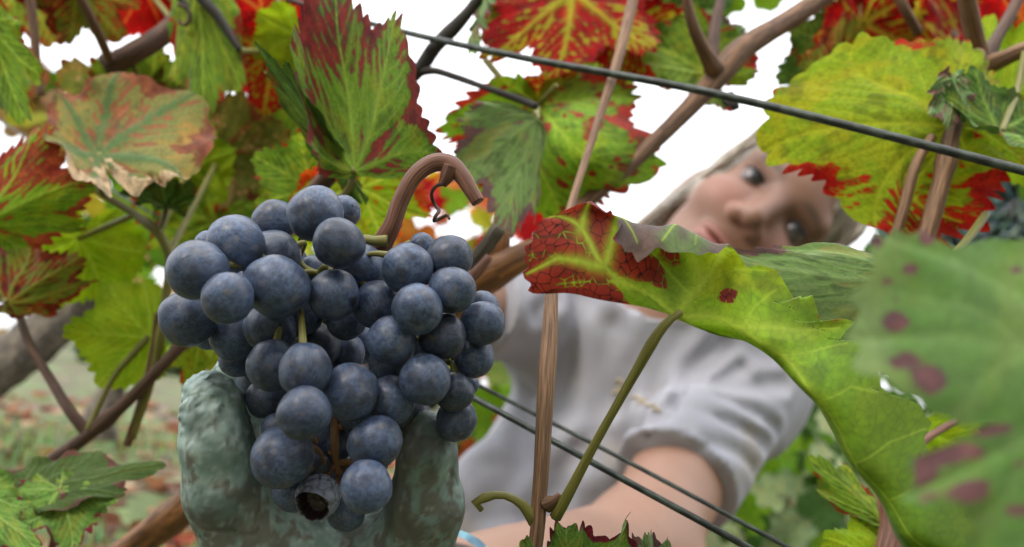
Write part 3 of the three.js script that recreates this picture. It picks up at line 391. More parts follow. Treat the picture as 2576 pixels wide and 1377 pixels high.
// ---------- the person ----------
const PB = P(1400, 1377, .86); PB.y = 0;
{
  const man = thing('person', 'person in pale grey t-shirt leaning in, reaching a gloved hand forward under the grapes', 'person', PB);
  const J = (x, y, d) => P(x, y, d);
  const headEye = P(1952, 510, .75), u0 = AX[0].clone().multiplyScalar(.82).addScaledVector(AX[1], .57).normalize();
  const Zh = AX[2].clone().multiplyScalar(.92).addScaledVector(u0, .28).addScaledVector(AX[0], -.16).addScaledVector(AX[1], .05).normalize(), Xh = u0.clone().cross(Zh).normalize(), Yh = Zh.clone().cross(Xh).normalize();
  const HM = new THREE.Matrix4().makeBasis(Xh, Yh, Zh).setPosition(headEye), H = (x, y, z) => V3(x, y, z).applyMatrix4(HM);
  const nk0 = H(0, -.10, -.085), nk1 = J(1655, 790, .83), ch0 = J(1635, 930, .875), ch1 = J(1500, 1160, .875), wa = J(1390, 1400, .87), hip = V3(wa.x - .04, .34, wa.z - .06);
  const shL = J(1850, 965, .86), elL = J(1600, 1385, .60), wrL = J(1085, 1525, .332), shR = J(1420, 800, .88), elR = J(1105, 752, .72), wrR = J(930, 820, .52);
  const slvL = J(1708, 1262, .69), slvR = J(1190, 752, .77);
  const kneeL = V3(hip.x + .13, .42, hip.z + .34), kneeR = V3(hip.x - .16, .40, hip.z + .28), footL = V3(hip.x + .15, .05, hip.z - .02), footR = V3(hip.x - .16, .05, hip.z - .04);
  const torso = p => { let d = cap(p, ch0, ch1, .086, .092); d = smin(d, cap(p, ch1, wa, .092, .1), .05); d = smin(d, cap(p, wa, hip, .105, .12), .05); d = smin(d, cap(p, nk1, shL, .048, .056), .05); d = smin(d, cap(p, nk1, shR, .048, .05), .05); d = smin(d, cap(p, ch0, shL, .08, .06), .05); return smin(d, cap(p, ch0, shR, .08, .052), .05); };
  const arms = p => Math.min(smin(cap(p, shL, elL, .05, .037), cap(p, elL, wrL, .039, .025), .03), smin(cap(p, shR, elR, .042, .034), cap(p, elR, wrR, .034, .025), .03));
  const body = p => { let d = torso(p); d = smin(d, cap(p, nk0, nk1, .047, .055), .04); d = smin(d, arms(p), .035); d = smin(d, Math.min(cap(p, hip, kneeL, .085, .062), cap(p, hip, kneeR, .085, .062)), .05); return smin(d, Math.min(cap(p, kneeL, footL, .058, .04), cap(p, kneeR, footR, .058, .04)), .03); };
  const head = q => { // q in the head's own frame, eyes' midpoint at the origin
    let d = ell(q, [0, .035, -.085], [.065, .092, .095]);
    d = smin(d, ell(q, [0, -.045, -.05], [.051, .068, .056]), .03); d = smin(d, ell(q, [0, -.1, -.022], [.026, .02, .024]), .03);
    for (const s of [-1, 1]) { d = smin(d, ell(q, [s * .032, -.035, -.018], [.024, .024, .02]), .02); d = smin(d, ell(q, [s * .068, -.012, -.09], [.009, .03, .017]), .01); }
    d = smin(d, cap(q, { x: -.04, y: .024, z: -.012 }, { x: .04, y: .024, z: -.012 }, .011, .011), .02);
    for (const s of [-1, 1]) d = smax(d, -ell(q, [s * .031, -.001, .012], [.0162, .0062, .016]), .012);
    d = smin(d, cap(q, { x: 0, y: .008, z: -.002 }, { x: 0, y: -.036, z: .018 }, .0075, .0115), .012); for (const s of [-1, 1]) d = smin(d, ell(q, [s * .012, -.041, .01], [.008, .008, .01]), .006);
    d = smin(d, ell(q, [0, -.070, .002], [.022, .0065, .011]), .007); d = smin(d, ell(q, [0, -.080, .001], [.019, .007, .011]), .007);
    d = smax(d, -ell(q, [0, -.0745, .013], [.022, .0016, .009]), .003);
    return d;
  };
  const lo = [1e9, 1e9, 1e9], hi = [-1e9, -1e9, -1e9]; for (const v of [nk0, nk1, wa, hip, shL, elL, wrL, shR, elR, wrR, kneeL, kneeR, footL, footR]) for (let k = 0; k < 3; k++) { const c = v.getComponent(k); lo[k] = Math.min(lo[k], c - .13); hi[k] = Math.max(hi[k], c + .13); }
  const b = nets((x, y, z) => body([x, y, z]), lo, hi, .0085);
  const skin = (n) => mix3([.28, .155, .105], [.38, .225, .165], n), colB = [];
  for (let i = 0; i < b.pos.length; i += 3) { const n = fbm(b.pos[i] * 30, b.pos[i + 1] * 30, b.pos[i + 2] * 30, 3); let c = skin(n); const dirt = ss(.6, .75, fbm(b.pos[i] * 55 + 5, b.pos[i + 1] * 55, b.pos[i + 2] * 20, 3)); c = mix3(c, [.16, .13, .1], dirt * .45 * ss(.12, .05, V3(b.pos[i], b.pos[i + 1], b.pos[i + 2]).distanceTo(wrL))); colB.push(...c); }
  const hd = nets((x, y, z) => head([x, y, z]), [-.1, -.14, -.2], [.1, .145, .05], .0033);
  const colH = []; for (let i = 0; i < hd.pos.length; i += 3) { const [x, y, z] = [hd.pos[i], hd.pos[i + 1], hd.pos[i + 2]]; let c = skin(fbm(x * 60, y * 60, z * 60, 3)).map((q, k) => q * [.54, .5, .46][k] * (.82 + .36 * fbm(x * 28 + 4, y * 28, z * 28, 3)) * (k ? 1 : 1.04)); c = mix3(c, [.34, .14, .11], .5 * Math.exp(-(((Math.abs(x) - .036) / .02) ** 2) - (((y + .035) / .018) ** 2)) * ss(-.05, 0, z)); c = mix3(c, [.26, .09, .08], Math.exp(-(((y + .0755) / .009) ** 2) - ((x / .021) ** 4)) * ss(-.02, 0, z)); const bx = (Math.abs(x) - .031) / .017, by = (y - .021 + .004 * bx * bx) / .0042; c = mix3(c, [.05, .034, .022], .9 * Math.exp(-(bx ** 4) - by * by) * ss(-.05, -.02, z)); c = mix3(c, [.1, .055, .045], .75 * Math.exp(-(((Math.abs(x) - .031) / .014) ** 2) - (((y - .001) / .008) ** 2)) * ss(-.05, -.02, z)); colH.push(...c); }  // face skin browner and darker than the arms: shade of hair and leaves painted in
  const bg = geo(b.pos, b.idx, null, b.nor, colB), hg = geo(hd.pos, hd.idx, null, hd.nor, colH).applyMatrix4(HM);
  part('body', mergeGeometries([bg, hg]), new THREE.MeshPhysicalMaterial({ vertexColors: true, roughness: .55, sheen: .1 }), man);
  for (const s of [-1, 1]) { const e = new THREE.SphereGeometry(.0118, 28, 20), p = e.attributes.position, c = []; for (let i = 0; i < p.count; i++) { const a = Math.acos(cl(p.getZ(i) / .0118, -1, 1)); c.push(...(a < .26 ? [.006, .006, .006] : a < .56 ? [.02, .022, .026] : [.10, .08, .075])); } e.setAttribute('color', new THREE.BufferAttribute(new Float32Array(c), 3)); e.rotateX(-.08); e.translate(s * .031, 0, -.011); e.applyMatrix4(HM); part('eye', e, new THREE.MeshPhysicalMaterial({ vertexColors: true, roughness: .3, clearcoat: .35 }), man);
    const lidA = []; for (let i = 0; i <= 8; i++) { const t = i / 8 * 2 - 1; lidA.push(H(s * .031 + t * .0145, .0045 * (1 - t * t) + .0005, .0012 - t * t * .006)); } part('eyelash', tube(lidA, [.0006, .0013, .0013, .0006], { sides: 6, seg: 16 }), W.black, man); }
  // hair: a cap of hair and loose strands combed back from a parting
  const hairF = (x, y, z) => { const q = [x, y, z]; let d = ell(q, [0, .04, -.092], [.072, .096, .104]); const face = ell(q, [0, -.045, .02], [.072 , .105, .082]); d = smax(d, -face, .012); for (const s of [-1, 1]) d = smin(d, cap(q, { x: s * .058, y: .05, z: -.05 }, { x: s * .06, y: -.06, z: -.075 }, .012, .010), .02); d = smin(d, cap(q, { x: .075, y: -.03, z: -.08 }, { x: .07, y: -.13, z: -.11 }, .02, .016), .02); d = smin(d, cap(q, { x: -.058, y: -.03, z: -.1 }, { x: -.05, y: -.12, z: -.13 }, .018, .014), .02); const a = Math.atan2(x, z + .09); return d + .0022 * (noise(a * 26, y * 9, 3) - .5) + .002 * (noise(a * 60, y * 14, 8) - .5); };
  const hh = nets(hairF, [-.12, -.17, -.22], [.12, .16, .05], .0036), hc = []; for (let i = 0; i < hh.pos.length; i += 3) { const a = Math.atan2(hh.pos[i], hh.pos[i + 2] + .09), n = .6 * noise(a * 46, hh.pos[i + 1] * 12, 5) + .4 * noise(a * 17, hh.pos[i + 1] * 8, 9); hc.push(...mix3([.10, .085, .068], [.36, .32, .27], ss(.25, .75, n))); }
  const hairM = new THREE.MeshPhysicalMaterial({ vertexColors: true, roughness: .5, sheen: .3 });
  const hairG = geo(hh.pos, hh.idx, null, hh.nor, hc).applyMatrix4(HM);
  const strands = []; const R = rng(77);
  for (let i = 0; i < 260; i++) { const s = i % 2 ? 1 : -1, k = R(), y0 = .125 - .07 * k, a = .25 + 1.1 * R(); const w = s < 0 ? .84 : .95, pts = [H(s * .012 * (1 + R()), .128 - .04 * k, -.05 + .05 * k - .05 * R()), H(s * (.05 + .02 * R()), .085 - .03 * k, -.02 - .045 * R()), H(s * w * (.07 + .008 * R()), .02 - .02 * k, -.035 - .05 * R()), H(s * w * (.074 + .008 * R()), -.05, (s < 0 ? -.08 : -.055) - .05 * R()), H(s * w * (.07 + .01 * R()), -.09 - .05 * R(), (s < 0 ? -.11 : -.07) - .05 * R())]; const t = tube(pts, [.0004, .0009, .0009, .0003], { sides: 4, seg: 14, caps: false }), c = mix3([.16, .13, .095], [.56, .5, .42], R()), n = t.attributes.position.count, A = new Float32Array(n * 3); for (let j = 0; j < n; j++) A.set(c, j * 3); t.setAttribute('color', new THREE.BufferAttribute(A, 3)); t.deleteAttribute('uv'); strands.push(t); }
  part('hair', mergeGeometries([hairG, ...strands]), hairM, man);

  // t-shirt: follows the body, with folds that run from the armpits and the bunched waist
  const nL = slvL.clone().sub(shL).normalize(), nR = slvR.clone().sub(shR).normalize(), neckC = nk1.clone().addScaledVector(AX[1], .05).addScaledVector(AX[2], .045), hemY = hip.y - .02;
  const pit = J(1690, 1050, .80);
  const creases = [], rd = q => 1 - Math.abs(2 * q - 1); let bare = true;
  const shirtF = (x, y, z) => {
    const p = [x, y, z]; let d = torso(p) - .0095;
    const sl = Math.max(cap(p, shL, elL, .064, .044) , (x - slvL.x) * nL.x + (y - slvL.y) * nL.y + (z - slvL.z) * nL.z), sr = Math.max(cap(p, shR, elR, .054, .048), (x - slvR.x) * nR.x + (y - slvR.y) * nR.y + (z - slvR.z) * nR.z);
    d = smin(d, sl, .03); d = smin(d, sr, .03);
    d = smin(d, cap(p, J(1235, 1230, .80), J(1300, 1380, .80), .035, .05), .06);
    if (!bare && Math.abs(d) < .03) { for (const f of creases) { let m = 1; for (const g of f.seg) m = Math.min(m, cap(p, g[0], g[1], 0, 0)); const t = m / f.w; if (t < 4) d += f.a * (Math.exp(-t * t) - .55 * Math.exp(-((t - 1.9) ** 2))); }
      d -= .007 * (rd(noise((x * .82 + y * .57) * 13 + .6 * noise(x * 9, y * 9), (y * .82 - x * .57) * 3.2, z * 4)) - .5) * ss(.05, .16, Math.hypot(x - pit.x, y - pit.y, z - pit.z)); }
    d += .0018 * (fbm(x * 30, y * 30, z * 30, 2) - .5);
    d = smax(d, -(Math.hypot(x - neckC.x, y - neckC.y, z - neckC.z) - .058), .004);
    return Math.max(d, hemY - y);
  };
  const march = (x, y) => { const o = camera.position, v = P(x, y, 1).sub(o).normalize(); let t = .5; for (let i = 0; i < 60; i++) { const q = o.clone().addScaledVector(v, t), d = shirtF(q.x, q.y, q.z); if (d < .0004) return q.addScaledVector(v, -.001); t += Math.max(.0006, d * .7); if (t > 1.3) break; } return null; };
  const CR = [[.0075, .010, [[1640, 1075], [1690, 1035], [1713, 1000], [1753, 930], [1813, 860]]], [.006, .008, [[1720, 1012], [1788, 972], [1863, 932]]], [.0055, .008, [[1724, 1020], [1790, 996], [1870, 975], [1970, 965]]], [.005, .0075, [[1740, 1030], [1803, 1018], [1888, 1040], [1950, 1080]]], [.006, .008, [[1745, 1050], [1840, 1070], [1920, 1115]]], [.003, .007, [[1780, 1118], [1850, 1140], [1890, 1180]]], [.006, .013, [[1708, 1030], [1660, 1060], [1590, 1100], [1480, 1150]]], [.007, .016, [[1572, 740], [1540, 840], [1522, 970], [1500, 1080]]], [.006, .014, [[1462, 760], [1430, 900], [1400, 1060]]], [.005, .012, [[1660, 830], [1600, 930], [1560, 1010]]], [.005, .012, [[1720, 840], [1680, 920], [1650, 990]]], [.006, .014, [[1340, 1010], [1310, 1150], [1270, 1290]]], [.006, .014, [[1230, 1180], [1225, 1300]]], [.005, .012, [[1440, 1130], [1400, 1230], [1330, 1300]]], [.005, .009, [[1380, 760], [1350, 790]]], [-.003, .02, [[1390, 790], [1370, 950]]]];
  for (const [am, w, l] of CR) { const q = l.map(r => march(...r)).filter(Boolean); if (q.length > 1) creases.push({ a: am, w, seg: q.slice(1).map((v, i) => [q[i], v]) }); }
  bare = false;
  const slo = lo.slice(), shi = hi.slice(); slo[1] = hemY - .02; shi[1] = Math.max(shL.y, shR.y, nk1.y) + .09; slo[0] = elR.x - .02; slo[2] = hip.z - .15; shi[2] = slvL.z + .09;
  const sh = nets(shirtF, slo, shi, .0052), sc = []; for (let i = 0; i < sh.pos.length; i += 3) { const [x, y, z] = [sh.pos[i], sh.pos[i + 1], sh.pos[i + 2]]; let c = mix3([.28, .284, .325], [.35, .355, .4], fbm(x * 50, y * 50, z * 50, 3)); c = mix3(c, [.30, .26, .20], ss(.66, .8, fbm(x * 14 + 3, y * 14, z * 14 + 1, 3)) * .5); sc.push(...c); }
  part('t_shirt', geo(sh.pos, sh.idx, null, sh.nor, sc), new THREE.MeshPhysicalMaterial({ vertexColors: true, roughness: .9, sheen: .25, sheenRoughness: .6 }), man, 'pale grey short-sleeved t-shirt with creases');
  // faint embroidery on the chest
  const stitch = [];
  for (const l of [[[1548, 966], [1556, 955], [1566, 962], [1560, 975], [1548, 980]], [[1540, 990], [1556, 986], [1572, 992]], [[1585, 1003], [1600, 998], [1612, 1006], [1626, 1002]], [[1600, 1016], [1616, 1012], [1632, 1020], [1648, 1018]], [[1640, 1032], [1652, 1028], [1662, 1036]]]) { const pts = l.map(q => march(...q)).filter(Boolean); if (pts.length > 2) stitch.push(tube(pts, [.0011, .0014, .0011], { sides: 6, seg: 14 })); }
  if (stitch.length) part('embroidery', mergeGeometries(stitch), new THREE.MeshStandardMaterial({ color: 0xb9aa8e, roughness: .9 }), man);
  // trousers and shoes, below the picture
  const trF = (x, y, z) => { const p = [x, y, z]; let d = smin(cap(p, hip, kneeL, .097, .072), cap(p, hip, kneeR, .097, .072), .04); d = smin(d, ell(p, [hip.x, hip.y, hip.z], [.14, .13, .125]), .04); d = smin(d, Math.min(cap(p, kneeL, footL, .07, .055), cap(p, kneeR, footR, .07, .055)), .03); return Math.max(d + .006 * (fbm(x * 20, y * 20, z * 20, 2) - .5), y - hip.y - .06); };
  const tr = nets(trF, [lo[0], -.01, lo[2]], [hi[0], hip.y + .1, hi[2]], .011); part('trousers', geo(tr.pos, tr.idx, null, tr.nor), new THREE.MeshStandardMaterial({ color: 0x3c4350, roughness: .95 }), man);
  for (const f of [footL, footR]) { const s = nets((x, y, z) => Math.max(smin(ell([x, y, z], [f.x, .045, f.z + .07], [.048, .045, .1]), ell([x, y, z], [f.x, .06, f.z], [.045, .06, .05]), .03), .004 - y), [f.x - .07, -.01, f.z - .08], [f.x + .07, .14, f.z + .2], .007); part('shoe', geo(s.pos, s.idx, null, s.nor), new THREE.MeshStandardMaterial({ color: 0x2a2622, roughness: .8 }), man); }

  // the rubber glove: palm under the bunch, fingers round its sides
  const B = (x0, y0, d0, r0, x1, y1, d1, r1) => [P(x0, y0, d0), P(x1, y1, d1), px(r0, d0), px(r1, d1)];
  const palm = [B(700, 1400, .262, 120, 960, 1420, .272, 130), B(640, 1370, .258, 88, 800, 1460, .268, 120), B(960, 1450, .276, 120, 1080, 1510, .292, 105), B(820, 1420, .288, 120, 960, 1430, .294, 110), B(1080, 1480, .29, 100, 1088, 1550, .335, 84)];
  const dig = [
    [B(650, 1370, .257, 100, 572, 1235, .250, 98), B(572, 1235, .250, 98, 546, 1110, .246, 82), B(545, 1110, .246, 80, 534, 1015, .247, 64), B(534, 1015, .247, 64, 527, 992, .248, 46)],
    [B(650, 1320, .292, 76, 604, 1150, .292, 62), B(604, 1150, .292, 62, 592, 1010, .287, 60), B(592, 1010, .287, 60, 588, 940, .284, 50)],
    [B(760, 1300, .302, 76, 745, 1120, .308, 68), B(745, 1120, .308, 66, 740, 1000, .305, 60), B(740, 1000, .305, 60, 742, 930, .302, 52)],
    [B(880, 1320, .308, 70, 890, 1160, .316, 62), B(890, 1160, .316, 60, 900, 1050, .314, 54), B(900, 1050, .314, 54, 905, 1000, .312, 48)],
    [B(1030, 1420, .262, 110, 1070, 1270, .254, 90), B(1070, 1270, .254, 90, 1076, 1140, .25, 67), B(1076, 1140, .25, 67, 1072, 1078, .2505, 46)],
  ];
  const gloveF = (x, y, z) => {
    const p = [x, y, z]; let d = 9; for (const c of palm) d = smin(d, cap(p, ...c), .012);
    dig.forEach((f, i) => { let e = 9; for (const c of f) e = smin(e, cap(p, ...c), .006); d = smin(d, e, i === 0 || i === 4 ? .014 : .006); });
    if (Math.abs(d) < .006) { const w = fbm(x * 90, y * 190, z * 90, 2), q = fbm(x * 260 + 4, y * 420, z * 260, 2), r = 1 - Math.abs(noise(x * 150 + 6 * w, y * 240, z * 150 + 2) * 2 - 1); const tip = ss(P(540, 1150, .25).y, P(530, 1000, .25).y, y); d += .00022 * (w - .5) + .00006 * (q - .5) - (.00002 + .0011 * tip) * ss(.7, 1, r) + .0003 * ss(.86, 1, 1 - Math.abs(noise(x * 70 + 9, y * 120 + 3 * w, z * 70) * 2 - 1)); }
    return d;
  };
  const glo = [1e9, 1e9, 1e9], ghi = [-1e9, -1e9, -1e9]; for (const c of [...palm, ...dig.flat()]) for (const v of [c[0], c[1]]) for (let k = 0; k < 3; k++) { const q = v.getComponent(k); glo[k] = Math.min(glo[k], q - .02); ghi[k] = Math.max(ghi[k], q + .02); }
  const gl = nets(gloveF, glo, ghi, .0014), gc = [];
  for (let i = 0; i < gl.pos.length; i += 3) { const [x, y, z] = [gl.pos[i], gl.pos[i + 1], gl.pos[i + 2]]; const a = fbm(x * 60, y * 60, z * 60, 3), bb = fbm(x * 380, y * 260, z * 380, 4), f = fbm(x * 900 + 3, y * 500, z * 500, 2); const low = ss(P(560, 1020, .25).y, P(560, 1240, .25).y, y), rt = ss(P(900, 1200, .25).x, P(1080, 1200, .25).x, x);
    const st = fbm(x * 150 + y * 60, y * 60 - x * 40, z * 150, 4); let c = mix3([.15, .235, .21], [.40, .52, .475], ss(.36, .64, bb * .6 + st * .4)); c = mix3(c, [.075, .064, .047], cl(ss(.545 - .085 * Math.max(low, rt * .9), .6 - .075 * Math.max(low, rt * .9), a * .3 + bb * .4 + st * .3) * .85)); c = mix3(c, [.045, .065, .055], ss(.52, .62, fbm(x * 130 + 9, y * 70, z * 130, 3)) * .6); c = mix3(c, [.42, .47, .44], ss(.66, .8, f) * .35); gc.push(...c); }
  part('glove', geo(gl.pos, gl.idx, null, gl.nor, gc), new THREE.MeshPhysicalMaterial({ vertexColors: true, roughness: .58, clearcoat: .08, clearcoatRoughness: .4 }), man, 'stained teal rubber glove on the hand under the grapes');
  // knitted cuff of the glove
  const ca = P(1082, 1530, .312), cb = P(1098, 1512, .338), cuffT = tex(64, 128, (u, v) => { const s = Math.floor(u * 24) % 6, n = noise(u * 60, v * 60); const c = [[150, 190, 196], [120, 166, 180], [96, 130, 150], [210, 214, 216], [70, 90, 110], [150, 190, 196]][s]; return c.map(q => q * (.8 + .3 * n)); }, true, true);
  part('glove_cuff', tube([ca, ca.clone().lerp(cb, .5), cb], [.0285, .0305, .0295], { sides: 40, seg: 24, rough: .06, caps: false }), new THREE.MeshStandardMaterial({ map: cuffT, roughness: .95 }), man, 'striped cuff of the glove');
  const hidden = part('glove', geo(Float32Array.from(gl.pos), gl.idx, null, gl.nor, gc), man.children.find(m => m.name === 'glove').material, man); // the other hand, behind the bunch
  { const g = hidden.geometry, at = P(1010, 1480, .285), o = topOf(hidden); const qr = new THREE.Quaternion().setFromAxisAngle(AX[2], .9); g.translate(o.x - at.x, o.y - at.y, o.z - at.z); g.applyQuaternion(qr); g.scale(.8, .8, .8); g.translate(wrR.x - o.x, wrR.y - o.y - .01, wrR.z - o.z + .0); }
}
// ---------- trellis wires ----------
const wire = (label, l, r) => tag(part('trellis_wire', tube(l.map(p => P(...p)), [r, r], { seg: 160, sides: 10 }), W.wire, scene), label, 'wire');
wire('dark green trellis wire crossing the top right above the face', [[700, -8, .56], [990, 74, .47], [1300, 142, .415], [1780, 232, .365], [2180, 328, .33], [2600, 436, .298], [2900, 512, .28]], .00185);
wire('upper thin trellis wire across the t-shirt, running on behind the bunch', [[-400, 40, 1.15], [300, 490, .62], [1205, 970, .40], [1560, 1152, .36], [2000, 1387, .325], [2400, 1600, .3]], .00105);
wire('lower thicker trellis wire across the t-shirt and the forearm', [[700, 740, .40], [1185, 998, .335], [1530, 1186, .305], [1885, 1380, .285], [2300, 1620, .265]], .00135);
{
  const t = thing('dry_twig', 'black forked dry twig hooked over the top wire against the white sky', 'twig', P(1090, 110, .46));
  part('stem', ptube([[1230, -40, .46, 15], [1170, 40, .46, 14], [1096, 118, .462, 18], [1060, 168, .464, 19], [1020, 210, .466, 19], [990, 245, .47, 16]], { rough: .16, seg: 60, seed: 4 }), W.black, t);
  part('fork', ptube([[1050, 182, .464, 12], [1090, 178, .46, 9], [1140, 192, .455, 9], [1220, 220, .44, 8], [1300, 248, .432, 9], [1350, 268, .425, 9]], { rough: .12, seg: 50, seed: 9 }), W.black, t);
}
// ---------- vines: shoots with their leaves ----------
const shoot = (label, x, y, d) => thing('vine_shoot', label, 'vine shoot', P(x, y, d), 'shoots of the grape vines');
const cane = (s, l, mat, o = {}, name = 'cane') => part(name, ptube(l, { rough: .07, sides: 14, ...o }), mat, s);
let LS = 1;
function leaf(s, m, f, mat, o = {}, stalk, label, smat = W.green) {
  const L = part('leaf', leafGeo(m, f, { seed: LS++, ...o }), mat, s, label);
  if (stalk) part('petiole', ptube(stalk, { sides: 8, rough: .05, seg: 24 }), smat, L);
  return L;
}
const [A, Bm, C, D] = MOD;
{ // the old arm of the vine behind the hand, and the cane it carries
  const s = thing('grape_vine', 'old brown vine arm behind the hand with a thick cane rising to the upper right', 'grape vine', P(1260, 680, .40));
  cane(s, [[-60, 1700, .62, 62.4], [200, 1490, .55, 48.4], [400, 1330, .50, 43.7], [560, 1210, .47, 43.7], [900, 960, .44, 48.4], [1190, 720, .415, 57.7], [1290, 660, .41, 54.6], [1400, 610, .43, 26.5]], W.old, { rough: .16, sides: 22, seg: 140 }, 'arm');
  cane(s, [[1215, 700, .42, 44], [1250, 620, .418, 36], [1262, 560, .42, 20]], W.old, { rough: .2 }, 'spur');
  cane(s, [[1180, 672, .385, 18], [1225, 616, .38, 20], [1256, 572, .378, 19]], W.grey, { rough: .15 }, 'stub');
  cane(s, [[1160, 720, .37, 13], [1200, 685, .37, 15], [1232, 645, .37, 10]], W.stem, { rough: .1 }, 'shoot_base');
  cane(s, [[1330, 640, .43, 22], [1440, 540, .44, 20], [1600, 400, .46, 20], [1720, 285, .475, 23], [1800, 200, .485, 33], [1860, 130, .495, 27], [2000, 40, .52, 26], [2140, -60, .55, 26]], W.cane, { rough: .08, sides: 18, seg: 120 });
  cane(s, [[1800, 180, .48, 23.8], [1762, 110, .47, 16.8], [1742, 60, .465, 14.0], [1720, -30, .46, 12.6]], W.cane, {}, 'side_cane');
  cane(s, [[1790, 180, .49, 20], [1795, 90, .5, 14], [1820, -30, .52, 12]], W.dark, {}, 'side_cane');
  cane(s, [[1835, 250, .40, 20], [1846, 262, .395, 14], [1852, 276, .395, 9]], W.black, { rough: .3 }, 'tendril_stub');
  leaf(s, C, fitC(1775, 185, .52, 210, -52, 20, -25), M0.green, {}, [[1775, 185, .52, 7], [1795, 205, .5, 8]]);
  leaf(s, A, fitC(1795, 150, .56, 130, 5, -30, 30), M0.greyTop, {}, [[1795, 150, .56, 7], [1815, 180, .5, 8]]);
}
{ // upright cane in front of the shirt
  const s = shoot('slender upright brown cane in front of the t-shirt, carrying the red-tipped folded leaf', 1365, 1200, .25);
  cane(s, [[1330, 1480, .243, 18.5], [1352, 1330, .246, 19.9], [1356, 1255, .248, 25.2], [1362, 1180, .25, 17.3], [1372, 1000, .258, 13.9], [1382, 850, .268, 12.6], [1392, 700, .285, 12.6], [1436, 520, .325, 13.3], [1500, 320, .37, 14.6], [1560, 130, .41, 14.6], [1592, 0, .44, 13.9], [1620, -120, .47, 13.3]], W.pale, { rough: .07, seg: 170, nodes: 0 });
  cane(s, [[1345, 1310, .247, 19.2], [1310, 1268, .246, 12.8], [1262, 1246, .245, 9.6], [1216, 1254, .245, 9.6], [1196, 1266, .245, 13.6], [1212, 1284, .2455, 7.2]], W.green, { rough: .12 }, 'stub');
  cane(s, [[1375, 1270, .247, 22], [1398, 1258, .245, 14], [1408, 1244, .245, 8]], W.cane, { rough: .3 }, 'bud');
  leaf(s, L3, fit({ a: [...U(1700, 795), 1700, 795, .225], b: [...U(1640, 740), 1640, 742, .223], c: [...U(1502, 648), 1502, 648, .221], d: [...U(1406, 544), 1406, 544, .224], e: [...U(1322, 700), 1322, 700, .212], f: [...U(1345, 742), 1345, 740, .216], g: [...U(1500, 512), 1500, 512, .228], h: [...U(1440, 722), 1440, 722, .219], i: [...U(1340, 590), 1340, 590, .216],
    c1: [...U(1560, 545), 1560, 545, .231], c2: [...U(1700, 565), 1700, 563, .236], c3: [...U(1840, 622), 1842, 620, .237], c4: [...U(1949, 684), 1949, 684, .236], m1: [...U(1700, 660), 1700, 665, .235], m2: [...U(1800, 700), 1800, 700, .238], m3: [...U(1620, 640), 1620, 640, .229],
    f1: [...U(1600, 430), 1598, 652, .212], f2: [...U(1700, 494), 1705, 630, .217], f3: [...U(1800, 520), 1806, 640, .222], f5: [...U(1545, 482), 1548, 596, .216], q1: [...U(1620, 495), 1625, 580, .220], q2: [...U(1760, 535), 1765, 602, .226],
    n1: [...U(2000, 762), 2000, 762, .232], n2: [...U(2165, 884), 2165, 884, .226], n3: [...U(2334, 1070), 2334, 1070, .218], n4: [...U(2440, 1300), 2440, 1300, .205], s1: [...U(1920, 865), 1920, 865, .216], s2: [...U(2032, 974), 2032, 974, .209], s3: [...U(2160, 1140), 2152, 1165, .20], s4: [...U(2300, 1330), 2290, 1350, .19], k1: [...U(1870, 970), 1910, 858, .232], k2: [...U(2000, 1130), 2060, 1000, .228], k3: [...U(2150, 1330), 2220, 1240, .215], z: [...U(2060, 860), 2060, 868, .23] }),
    L3mat, { even: 16, NR: 34, NA: 460, relief: .0008, ruffle: .0012, sunk: -1 }, [[1398, 1300, .247, 17], [1420, 1262, .244, 14], [1490, 1130, .238, 12.5], [1600, 935, .23, 12], [1656, 838, .226, 13], [1690, 800, .2252, 16], [1712, 786, .226, 10]], 'bent leaf seen from below, red lobe at its end, purple curled edge on top', W.green);
  leaf(s, A, fit({ B: [1430, 1560, .25], T: [1420, 1300, .232], UL: [1320, 1360, .238], UR: [1580, 1318, .24], LL: [1280, 1500, .25], LR: [1620, 1480, .255], BR: [1500, 1600, .255] }), TX15, { ruffle: .006 }, [[1430, 1560, .25, 10], [1350, 1500, .245, 12]], 'jagged green leaf with burgundy tips');
  leaf(s, C, fit({ B: [1640, 1520, .275], T: [1625, 1330, .26], UL: [1560, 1385, .262], UR: [1690, 1372, .264], LL: [1560, 1480, .27], LR: [1720, 1460, .275] }), M0.greyTop, {}, [[1640, 1520, .275, 8], [1450, 1580, .25, 10]], 'pale green leaf edge');
}
{ // leaf with topside showing just behind the bent leaf
  const s = shoot('grey-green leafy shoot behind the bent leaf, its smooth upper sides to the camera', 2200, 760, .27);
  leaf(s, A, fit({ B: [2330, 720, .27], T: [1760, 612, .246], UL: [2000, 870, .246], UR: [1960, 622, .258], LL: [2320, 980, .262], LR: [2360, 640, .29], a: [-.2, .5, 2020, 745, .245], b: [.25, .5, 2060, 650, .254] }), TXB, { ruffle: .003, relief: .0004 }, [[2330, 700, .29, 10], [2420, 620, .33, 10], [2480, 540, .36, 10]]);
}
